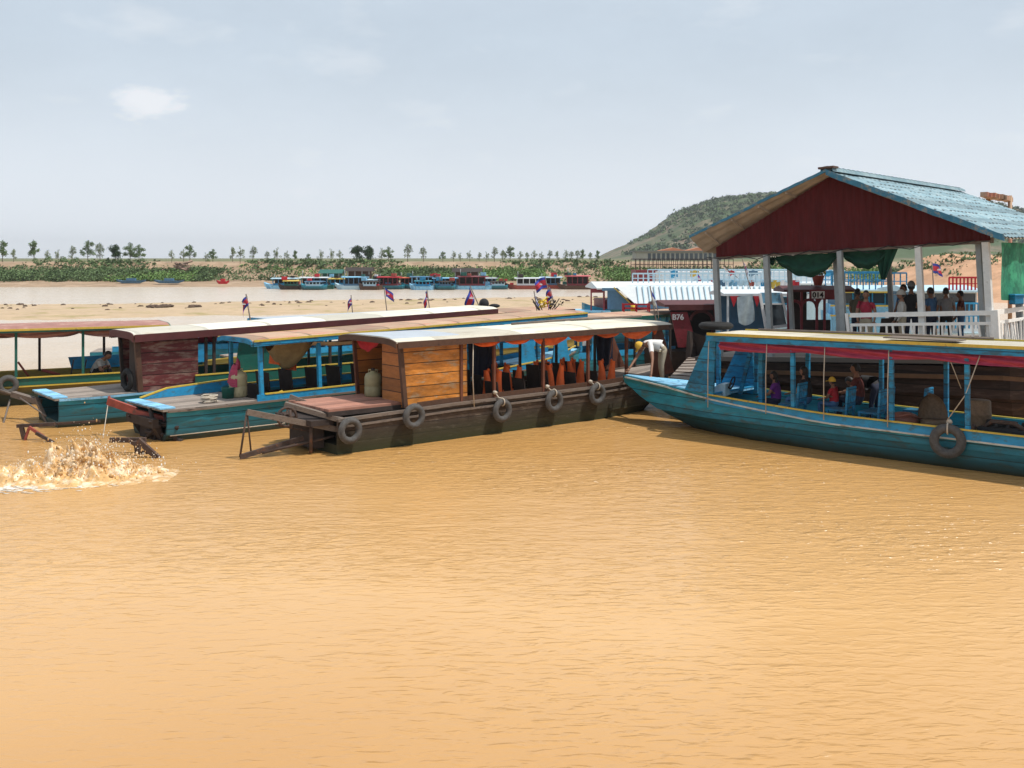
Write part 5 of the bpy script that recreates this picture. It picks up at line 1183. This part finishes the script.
cl = [M_bluebright, M_red, M_bwhite, M_yellow, M_navyboat, M_terra, M_flagwhite, M_bluelight]
r5 = random.Random(21)
nm5 = {id(M_bluebright): 'bright blue', id(M_red): 'red', id(M_bwhite): 'pale blue', id(M_yellow): 'yellow', id(M_navyboat): 'slate', id(M_terra): 'brick red', id(M_flagwhite): 'white', id(M_bluelight): 'light blue'}
for J, LL, zz, W_ in ((J2, L2, 2.75, 4), (J5, L5, 2.35, 3)):
    for k in range(9):
        x = LL * (.08 + .1 * k) + r5.uniform(-.1, .1); m_ = cl[(k * 3 + (J is J5)) % 8]; b = MB(); hh = r5.uniform(.35, .6); ww = r5.uniform(.25, .6)
        b.grid(lambda u, v: Vector((x + ww * u, -.13 + .03 * math.sin(9 * u + 3 * v), zz + .72 - hh * v * (.85 + .15 * math.sin(6 * u)))), 8, 5)
        b.build('hung_cloth', m_, J)
    b = MB(); b.box(LL * .05, LL * .95, .8, W_ - .8, zz, zz + .62); b.build('upper_cabin', M_white2, J)
    for k in range(0):
        x = LL * (.12 + .18 * k); b = MB(); b.beam((x, .5, zz), (x, .5, zz + 1.5), .05, .05); b.beam((x, 2.6, zz), (x, 2.6, zz + 1.5), .05, .05); b.beam((x, .4, zz + 1.5), (x, 2.7, zz + 1.5), .05, .05); b.build('awning_frame', M_bwhite, J)
b = MB(); b.box(L1 * .1, L1, -.28, -.22, 2.64, 2.78); b.build('fascia', M_navyboat, J1)
def text_mesh(s, size, m, parent, M4, name='lettering'):
    cu = bpy.data.curves.new('t', 'FONT'); cu.body = s; cu.size = size; cu.extrude = .006; cu.offset = .006; o = bpy.data.objects.new('t', cu); C.objects.link(o)
    me = bpy.data.meshes.new_from_object(o.evaluated_get(bpy.context.evaluated_depsgraph_get())); bpy.data.objects.remove(o); bpy.data.curves.remove(cu)
    me.materials.clear(); me.materials.append(m); r = bpy.data.objects.new(name, me); C.objects.link(r); r.parent = parent; r.matrix_local = M4; return r
RX = Matrix.Rotation(math.radians(90), 4, 'X')
def small_cabin(label, px0, px1, Y, deg, zr, mc, mtrim, sign=None, zb=.9, W=2.2, txt=None):
    p0 = at(px0, 0, Y); L = (px1 - px0) / FPX * Y
    t = thing('cabin_boat', label, 'boat', (p0.x, Y, 0), math.radians(deg))
    h = MB(); h.loft([[(L * u, i, zt), (L * u, i + .3, zk), (L * u, W - i - .3, zk), (L * u, W - i, zt)] for u, i, zt, zk in ((-.6, .9, zb + .3, .5), (-.3, .3, zb + .1, 0), (0, 0, zb, -.2), (1.5, 0, zb, -.2))]); h.build('hull', mtrim, t)
    r = MB(); r.loft([[(x, -.15, zr), (x, W / 2, zr + .12), (x, W + .15, zr), (x, W + .15, zr - .08), (x, -.15, zr - .08)] for x in (-.15, L * 1.45)]); r.build('roof', mc, t)
    return t, L
# B76
G_, LG = small_cabin('maroon boat marked B76 with raked maroon panel and dark doorway', 668, 722, 37, 6, 2.56, M_maroontrim, M_dark)
b = MB(); b.prism([(.36, -.05, 1.05), (1.05, -.05, 1.05), (.68, -.05, 2.30), (.08, -.05, 2.30)], (0, .06, 0)); b.build('raked_panel', M_maroonpaint, G_)
text_mesh('B76', .27, M_flagwhite, G_, Matrix.Translation((.13, -.07, 2.03)) @ RX)
b = MB()
for k in range(12):
    a = PI * k / 12; a2 = PI * (k + 1) / 12; cx_, R_ = 1.2, .40
    b.beam((cx_ + R_ * math.cos(a), -.02, 2.0 + R_ * .8 * math.sin(a)), (cx_ + R_ * math.cos(a2), -.02, 2.0 + R_ * .8 * math.sin(a2)), .06, .10)
b.beam((1.6, -.02, .9), (1.6, -.02, 2.02), .06, .06); b.build('arch_frame', M_maroontrim, G_)
b = MB(); b.box(.4, 2.2, 1.2, 1.25, .9, 2.4); b.build('inner_wall', M_blacks, G_)
b = MB(); b.beam((1.85, -.02, .9), (1.68, -.02, 2.4), .08, .08); b.build('post', M_maroonpaint, G_)
b = MB(); b.box(.0, 1.9, -.16, -.1, 2.36, 2.56); b.build('fascia', M_maroontrim, G_)
# 014
K_, LK = small_cabin('dark red boat marked 014 with arched openings and flower pot on roof', 787, 834, 34, 2, 3.18, M_maroontrim, M_dark, zb=1.3, W=.9)
b = MB(); b.box(.68, 1.5, -.2, -.14, 2.86, 3.18); b.build('sign_board', M_maroonpaint, K_)
b = MB(); b.box(.74, 1.16, -.215, -.2, 2.9, 3.13); b.build('number_plate', M_whitepaint, K_)
text_mesh('014', .24, M_blacks, K_, Matrix.Translation((.76, -.225, 2.93)) @ RX)
for x in (.02, .45, .95, 1.2, 1.72):
    b = MB(); b.beam((x, -.08, 1.3), (x, -.08, 3.15), .07, .07); b.build('post', M_maroonpaint, K_)
for x0_, x1_ in ((.02, .45), (.45, .95), (.95, 1.72)):
    b = MB(); cx = (x0_ + x1_) / 2; R_ = (x1_ - x0_) / 2
    for k in range(8): a = PI * k / 8; a2 = PI * (k + 1) / 8; b.beam((cx + R_ * math.cos(a), -.06, 2.6 + R_ * math.sin(a)), (cx + R_ * math.cos(a2), -.06, 2.6 + R_ * math.sin(a2)), .05, .09)
    b.build('arch', M_maroonpaint, K_)
b = MB(); b.box(0, 1.75, -.1, -.05, 1.3, 1.75); b.build('side_wall', M_maroonpaint, K_)
b = MB(); b.box(.45, .9, .8, .85, 1.3, 3.1); b.box(.9, 1.7, .8, .85, 1.3, 2.15); b.build('inner_wall', M_dark, K_)
t = thing('flower_pot', 'red clay pot of yellow flowers on the 014 boat roof', 'flower pot', at(818, 287, 34.3) + Vector((0, 0, .05)))
b = MB(); b.lathe((0, 0, 0), [(.12, 0), (.2, .3), (.22, .32), (.2, .33)], 14); b.build('pot', M_terra, t)
b = MB(); leafcloud(b, (0, 0, .38), .28, .1, 50, .05); b.build('leaves', M_leafg, t); b = MB(); leafcloud(b, (0, 0, .43), .26, .06, 25, .05); b.build('flowers', M_flower, t)
# white framed windscreen boat
H_, LH = small_cabin('pale blue boat with raked white windscreen frame and red pennants', 727, 783, 35.5, 5, 3.0, M_white2, M_dark, zb=1.4, W=1.5)
b = MB(); b.beam((1.0, -.42, 3.02), (1.2, -.50, 1.78), .08, .08); b.beam((1.72, -.42, 3.02), (1.98, -.50, 1.9), .08, .08); b.beam((1.18, -.50, 1.85), (1.98, -.50, 1.95), .08, .09); b.beam((1.05, -.44, 2.66), (1.8, -.44, 2.66), .05, .05); fo = b.build('windscreen_frame', M_flagwhite, H_)
b = MB(); b.prism([(1.1, -.43, 2.64), (1.78, -.43, 2.64), (1.9, -.47, 1.95), (1.22, -.47, 1.9)], (0, .03, 0)); b.build('pane', M_glass, fo)
b = MB(); b.box(1.02, 1.74, -.43, -.38, 2.68, 3.04); b.build('header_board', M_bluelight, H_)
b = MB(); b.prism([(1.16, -.48, 1.35), (2.0, -.48, 1.35), (1.98, -.48, 1.84), (1.18, -.48, 1.78)], (0, .04, 0)); b.build('lower_board', M_bluelight, H_)
for x in (.05, .85):
    b = MB(); b.prism([(x, -.2, 2.92), (x + .28, -.2, 2.92), (x + .12, -.2, 2.55)], (0, .015, 0)); b.build('pennant', M_red, H_)
b = MB(); b.grid(lambda u, v: Vector((.28 + .55 * u + .05 * v, -.22 + .05 * math.sin(8 * u + 4 * v), 2.88 - (.85 + .15 * math.sin(3 * u)) * v + .1 * u)), 14, 12); b.build('plastic_curtain', M_plastic, H_)
b = MB(); b.box(0, 2.0, 1.3, 1.35, 1.4, 2.9); b.build('inner_wall', M_navyboat, H_)
b = MB(); [b.beam((x, -.1, 1.4), (x, -.1, 2.95), .06, .06) for x in (0.0,)]; b.build('post', M_white2, H_)
# long dark canoe in front
b = MB(); cv = Boat('long_canoe', 'dark blue black canoe lying behind the pavilion columns', (at(771, 0, 31.5).x, 31.5), 8, .9, [(0, .4, .43, 1.3, 1.1), (.8, .1, .3, 1.2, .6), (3, 0, .2, 1.2, .2), (4.2, .3, .4, 1.3, .8)], mhull=M_blacks, floor=.9)

# red metal rack on the roof near px 640
t = thing('red_rack', 'small red painted metal rack with yellow tin on boat behind cream roof', 'rack', at(624, 312, 33))
b = MB(); [b.beam((x, y, 0), (x, y, .26), .04, .04) for x in (0, .4, .8) for y in (0, .4)]; b.beam((0, 0, .24), (.8, 0, .24), .05, .05); b.beam((0, 0, .12), (.8, 0, .12), .04, .05); b.build('frame', M_red, t)
b = MB(); b.lathe((.3, .2, .02), [(.07, 0), (.07, .2)], 10); b.build('tin', M_flower, t)

# ------------------------------------------------------------------ flags
def fl(label, pxb, pyb, pxt, pyt, Y, size, droop, seed, cols=None, z0=.9):
    b_ = at(pxb, pyb, Y); tp = at(pxt, pyt, Y); d = (tp - b_); k = (b_.z - z0) / max(.1, d.z); b2 = b_ - d * k
    return flag(label, b2, tp, size * .85, droop, seed, cols=cols)
fl('furled blue and red flag above the maroon cabin boat at left', 250, 318, 246, 294, 34, .55, 1.0, 1)
fl('small drooping blue flag furthest left above the white roof', 353, 318, 351, 295, 42, .5, 1.0, 2)
fl('national flag spread above the middle of the white roof', 387, 312, 384, 287, 44, .62, .5, 3)
fl('narrow flag with pale cloth above the white roof, right of the spread flag', 430, 312, 427, 290, 40, .55, 1.0, 5)
fl('red white and blue flag leaning left at end of the white roof', 480, 308, 470, 286, 36, .75, 1.0, 6)
fl('pale drooping flag beside yellow flowers behind the tan roof', 538, 318, 534, 291, 38, .6, 1.0, 7, [M_flagwhite, M_flagblue, M_flagwhite])
fl('red and blue flag leaning left beside yellow flowers', 556, 312, 549, 287, 37, .6, 1.0, 8)
fl('large national flag blown right in front of red far boat', 550, 300, 545, 276, 45, .8, .4, 12)
fl('tall blue and cream cloth hanging left of the B76 boat', 655, 315, 650, 286, 34, .8, 1.0, 9, [M_flagblue, M_flagwhite, mat('cream_cloth', (.6, .55, .42), .8)])
fl('pink and blue flag on white railing below the hill', 698, 292, 697, 272, 55, .7, .9, 10)
fl('violet flag on a pole behind the first pavilion columns', 748, 280, 742, 258, 48, .6, 1.0, 11)
fl('blue and red flag flying beside the white pavilion column', 933, 278, 932, 262, 40, .65, .3, 15)
fl('faint white and red pennant beside the pavilion left column', 728, 270, 723, 266, 60, .5, 1.0, 16, [M_flagwhite])
# flower bouquet
t = thing('flower_bouquet', 'bunch of yellow flowers and sticks on boat bow behind tan roof', 'flowers', at(546, 316, 37))
b = MB(); leafcloud(b, (-.05, 0, .45), .28, .2, 60, .07); b.build('yellow_bloom', M_flower, t)
b = MB(); [b.tube([(0, 0, -.1), (rnd.uniform(-.6, .6), 0, rnd.uniform(.3, .7))], .018, 5) for _ in range(8)]; leafcloud(b, (.3, 0, .4), .3, .2, 30, .06); b.build('stick', M_dark, t)
b = MB(); b.ball((0, 0, .14), .17, (1, 1, 1.1), 12, 8); b.ball((.35, .05, .07), .12, (1.6, 1, .6), 10, 6); one(b, 'rubber_float', M_blacks, 'dark round float at the far end of the white roof', 'float', at(484, 308, 35.3))

# ------------------------------------------------------------------ far boats along the bank
# dark strips added inside the covered boats to stand for interior shade
b = MB(); b.box(2.8, 11.0, 2.02, 2.05, .2, .70); b.build('shade_lining', M_dark, B.root)
b = MB(); b.box(3.0, 9.0, 2.02, 2.05, .2, .74); b.build('shade_lining', M_dark, Cb.root)
b = MB(); b.box(.8, 9.0, .10, .13, .2, .74); b.build('shade_lining', M_dark, Cb.root)
def far_boat(label, px0, px1, cols, h=1.9, Y=146, wins=4, lift=0):
    a = at(px0, 0, Y); L = (px1 - px0) / FPX * Y; mh, mw, mr = cols
    t = thing('moored_boat', label, 'boat', (a.x, Y + lift, 0), rnd.uniform(-.12, .12)); t.scale = (1, 1, .78); m = MB()
    m.loft([[(L * u, i, z), (L * u, i + .2, zk), (L * u, 2.4 - i - .2, zk), (L * u, 2.4 - i, z)] for u, i, z, zk in ((0, 1, 1.15, .6), (.1, .4, .85, .05), (.25, 0, .65, -.2), (.9, 0, .65, -.2), (1, .2, .8, -.1))]); m.build('hull', mh, t)
    m = MB(); m.box(L * .28, L * .85, .15, 2.2, .64, .95); m.build('cabin_wall', mw, t)
    m = MB(); m.box(L * .28, L * .85, 1.3, 1.36, .95, h); m.build('inner_wall', M_dark, t)
    for k in range(wins + 1): m = MB(); x = L * (.28 + .57 * k / wins); m.beam((x, .2, .95), (x, .2, h), .11, .11); m.build('post', mw, t)
    for k in range(rnd.randint(2, 4)):
        m = MB(); x = L * rnd.uniform(.1, .95); z_ = rnd.choice((.7, h + .15)); q = rnd.uniform(.2, .5); m.box(x, x + q * 1.6, .1 + q, .5 + q * 2, z_, z_ + q * 1.3); m.build('deck_cargo', rnd.choice((M_dark, M_red, M_blue, M_white2, M_terra, M_bluelight, M_green)), t)
    m = MB(); m.tube([(L * .3, .6, h), (L * .3, .6, h + rnd.uniform(.5, 1.4))], .05, 5); m.build('mast', M_greywood, t)
    m = MB(); m.loft([[(x, -.05, h), (x, 1.2, h + .12), (x, 2.45, h), (x, 2.45, h - .1), (x, -.05, h - .1)] for x in (L * .22, L * .92)]); m.build('roof', mr, t)
    return t
fb = [(262, 300, (M_bluelight, M_blue, M_bwhite), 'blue far boat at the left end of the moored cluster', 1.8, 0),
      (292, 335, (M_green, M_blue, M_white2), 'green hulled far boat with a white roof, second from the left', 2.0, -2),
      (318, 352, (M_dark, M_bluebright, M_yellow), 'dark far boat with bright blue square panel and yellow roof', 1.7, 2),
      (337, 372, (M_bwhite, M_navyboat, M_bluelight), 'pale hulled far boat with slate panels left of the red roofs', 2.1, -3),
      (352, 392, (M_green, M_bluelight, M_bwhite), 'low green and pale blue far boat below the dark trees', 1.6, -1),
      (372, 404, (M_bluehull, M_maroonpaint, M_red), 'far boat under a red slanted roof', 2.1, -2.5),
      (392, 420, (M_brown, M_terra, mat('orange_red_roof', (.6, .11, .05), .6)), 'brown far boat with an orange red roof', 1.9, 1),
      (402, 440, (M_bluehull, M_bluelight, M_navyboat), 'blue far boat right of the orange red roof', 2.1, -1),
      (425, 462, (M_green, M_bluebright, M_bluelight), 'bright blue and green far boat in the middle of cluster', 1.9, -2),
      (448, 492, (M_bluelight, M_maroonpaint, M_maroonpaint), 'far boat with a pale blue hull and long maroon roof', 2.2, -3),
      (470, 500, (M_brown, M_navyboat, M_roofgrey), 'grey roofed far boat beside the gap in cluster', 1.8, 2),
      (505, 548, (M_redbeam, M_white2, M_white2), 'far boat with rust red hull and white upper works', 1.9, -2),
      (532, 565, (M_redbeam, M_navyboat, M_bwhite), 'rust hulled far boat with pale roof behind the large flag', 2.0, 0),
      (556, 592, (M_brown, M_maroonpaint, mat('rose_pink_sheet', (.52, .12, .13), .7)), 'far boat with bright rose pink roof sheet at right of cluster', 2.3, -2.5)]
fb += [(284, 306, (M_dark, M_green, M_yellow), 'tiny dark far boat with a yellow roof near the left end', 1.5, -4),
       (306, 330, (M_bluehull, M_bwhite, M_navyboat), 'small slate roofed far boat lying before the yellow roofed one', 1.4, -5),
       (362, 384, (M_brown, M_bwhite, M_dark), 'low dark far boat in front of the pale hulled one', 1.4, -5),
       (412, 436, (M_bluelight, M_bluebright, M_bluehull), 'low turquoise far boat just right of the orange red roof', 1.5, -5),
       (436, 456, (M_bluehull, M_navyboat, M_dark), 'tiny teal far boat left of the maroon roofed one', 1.4, -5),
       (486, 508, (M_bluehull, M_bwhite, M_dark), 'narrow dark roofed far boat at the gap in the cluster', 1.3, -3)]
for a_, b_, cols, lab, h_, lf_ in fb: far_boat(lab, a_, b_, cols, h_, 143, 4, lf_)
for lab, a_, b_, h_ in (('tall dark roofed floating house behind the far boats at the left', 347, 371, 2.5), ('tall dark floating house behind far boats at centre', 454, 480, 2.4), ('low teal roofed floating shed behind the far boats', 321, 341, 2.2)):
    t = thing('floating_house', lab, 'floating house', (at(a_, 0, 151).x, 150.5, 0)); L = (b_ - a_) / FPX * 150
    m = MB(); m.box(0, L, 0, 3, -.1, .7); m.build('raft', M_dark, t); m = MB(); m.box(.2, L - .2, .6, 3, .7, h_ - .2); m.build('wall', M_brown if 'teal' not in lab else M_green, t)
    m = MB(); m.prism([(-.3, -.3, h_ - .2), (-.3, 3.3, h_ - .2), (-.3, 1.5, h_ + .35)], (L + .6, 0, 0)); m.build('roof', M_dark if 'teal' not in lab else M_green, t)
    for k in range(4): m = MB(); m.beam((.2 + k * (L - .4) / 3, 0, .7), (.2 + k * (L - .4) / 3, 0, h_ - .2), .12, .12); m.build('post', M_greywood, t)
for lab, px, Y, c_ in (('tiny red boat on the far sand at left', 222, 151, M_red), ('low grey blue boat on the far shore at left', 168, 155, M_navyboat), ('small teal skiff on the far shore left edge', 130, 156, M_navyboat)):
    a = at(px, 0, Y); L = .9 if 'tiny' in lab else 2.2; m = MB(); m.loft([[(L * u, i, z), (L * u, i + .15, zk), (L * u, 1 - i - .15, zk), (L * u, 1 - i, z)] for u, i, z, zk in ((-1, .4, .75, .5), (-.6, .1, .6, .2), (.6, .1, .6, .2), (1, .4, .75, .5))])
    m.box(-L * .3, L * .3, .2, .8, .6, .95 if L > 2 else .95); o = one(m, 'skiff', c_, lab, 'boat', (a.x, Y, .25))

# ------------------------------------------------------------------ propeller frames in the water
def frame_thing(label, segs, red=()):
    t = thing('propeller_frame', label, 'propeller frame', (0, 0, 0)); m = MB()
    for (a0, a1, b0, b1, Y, r) in segs: m.beam(at(a0, a1, Y), at(b0, b1, Y), r, r * 1.1)
    m.build('strut', M_iron, t)
    if red: 
        m = MB()
        for (a0, a1, b0, b1, Y, r) in red: m.beam(at(a0, a1, Y), at(b0, b1, Y), r, r)
        m.build('red_brace', M_redbeam, t)
    return t
frame_thing('rusty propeller frame with red brace standing in water at far left', [(17, 426, 55, 424, 24.3, .07), (21, 425, 27, 450, 24.3, .08), (53, 424, 100, 421, 24.8, .05), (46, 447, 51, 440, 24, .09), (36, 433, 63, 448, 24, .06)], [(29, 427, 44, 437, 24.2, .06), (29, 428, 25, 440, 24.2, .05)])
frame_thing('dark propeller frame with long angled shaft beside the splash', [(110, 440, 146, 440, 22.6, .09), (138, 440, 168, 467, 22.1, .1), (137, 441, 138, 453, 22.3, .1), (128, 440, 139, 447, 22.4, .06), (138, 453, 149, 452, 22.2, .07), (153, 460, 170, 467, 22, .1), (166, 468, 182, 463, 21.9, .09), (154, 455, 155, 463, 22, .05)])
g = MB(); g.beam(at(13, 394, 27.5), at(40, 402, 27.2), .16, .14); g.beam(at(36, 398, 27.2), at(48, 424, 26.8), .08, .08); g.tube([at(10, 400, 27.5), at(1, 432, 26.5)], .025, 5); g.tube([at(20, 398, 27), at(46, 416, 26)], .02, 5); g.tube([at(0, 390, 28), at(15, 395, 27.5)], .03, 5)
one(g, 'steering_beam', M_rail, 'grey wooden steering beam reaching out from the green boat', 'steering beam')

# ------------------------------------------------------------------ splash
cx, cy = at(88, 0, 20.3).x, 20.3
def sp_fn(u, v):
    X = cx - 4.2 + 6.6 * u; Y = cy - 2.7 + 4.4 * v; dx = (X - cx); dy = (Y - cy)
    e = math.exp(-((dx / .8) ** 2 + (dy / .5) ** 2)); e2 = math.exp(-((dx + .5) / 1.5) ** 2 - (dy / .75) ** 2); e3 = math.exp(-((dx + 1.8) / 1.8) ** 2 - ((dy + .7 + .12 * dx) / .6) ** 2)
    n1_ = abs(nz3(X, Y, 1, 1.9)); n2_ = abs(nz3(X, Y, 7, 5)); n3_ = abs(nz3(X, Y, 2, 12)); n4_ = nz3(X, Y, 4, 30)
    bil = .55 * n1_ + .34 * n2_ + .16 * n3_ + .03 * n4_
    edge = min(1, min(u, 1 - u) * 8) * min(1, min(v, 1 - v) * 8)
    z = (e * (.15 + .85 * bil) + e2 * (.05 + .55 * bil) + e3 * .22 * bil) * edge - .022
    return Vector((X + .22 * e * nz3(X, Y, 9, 4) - .1 * e * n3_, Y - .25 * e * n2_ + .1 * e * nz3(X, Y, 19, 4), z))
M_splash = mat('churned_muddy_water', (.58, .35, .14), .3, .2, 5, patch=((.80, .64, .44), .46, 4.5), bump=.5)
M_foam = mat('pale_foam', (.78, .74, .66), .5, .1, 9, bump=.8)
b = MB(); b.grid(sp_fn, 300, 200)
r = random.Random(3)
for _ in range(2600):
    a = r.gauss(0, .7); c_ = r.gauss(0, .4); hh = abs(r.gauss(0, .26)) * math.exp(-(a / 1.1) ** 2) + .02
    b.ball((cx + a, cy + c_, .08 + hh * 1.3), abs(r.gauss(0, .006)) + .003, (1, 1, r.uniform(1, 2.2)), 5, 3, 1 if r.random() < .3 else 0)
for _ in range(260):   # rounded gobs of water on the crest
    a = r.gauss(0, .42); c_ = r.gauss(0, .28); z = .05 + .42 * math.exp(-(a / .6) ** 2) * r.random() ** 1.5
    b.ball((cx + a, cy + c_, z), r.uniform(.012, .045), (1.2, 1, r.uniform(.8, 1.5)), 7, 5, 0, .2)
tag(b.build('water_splash', [M_splash, M_foam]), 'churning splash of muddy water thrown up by a propeller at left', 'splash', None, 'stuff')
b = MB()
for k in range(1700):   # foam patches trailing left
    t = r.random(); X = cx + .3 - 3.4 * t + r.gauss(0, .35); Y = cy - .6 - 1.0 * t + r.gauss(0, .16 + .25 * t); s = r.uniform(.008, .035)
    b.ball((X, Y, .005), s, (2.6, .7, .12), 8, 4, 0, .5)
tag(b.build('foam', M_foam), 'white foam trailing left from the propeller splash', 'foam', None, 'stuff')

# ------------------------------------------------------------------ haze
m = bpy.data.materials.new('haze_air'); m.use_nodes = True; N = m.node_tree.nodes; N.clear(); o_ = N.new('ShaderNodeOutputMaterial'); pv = N.new('ShaderNodeVolumePrincipled')
pv.inputs['Color'].default_value = (.95, .97, 1, 1); pv.inputs['Density'].default_value = .00020; pv.inputs['Anisotropy'].default_value = .2
m.node_tree.links.new(pv.outputs[0], o_.inputs['Volume'])
b = MB(); b.box(-3000, 3000, -80, 4000, -3, 75); tag(b.build('haze', m), 'thin pale haze hanging over the river', 'haze', None, 'stuff')
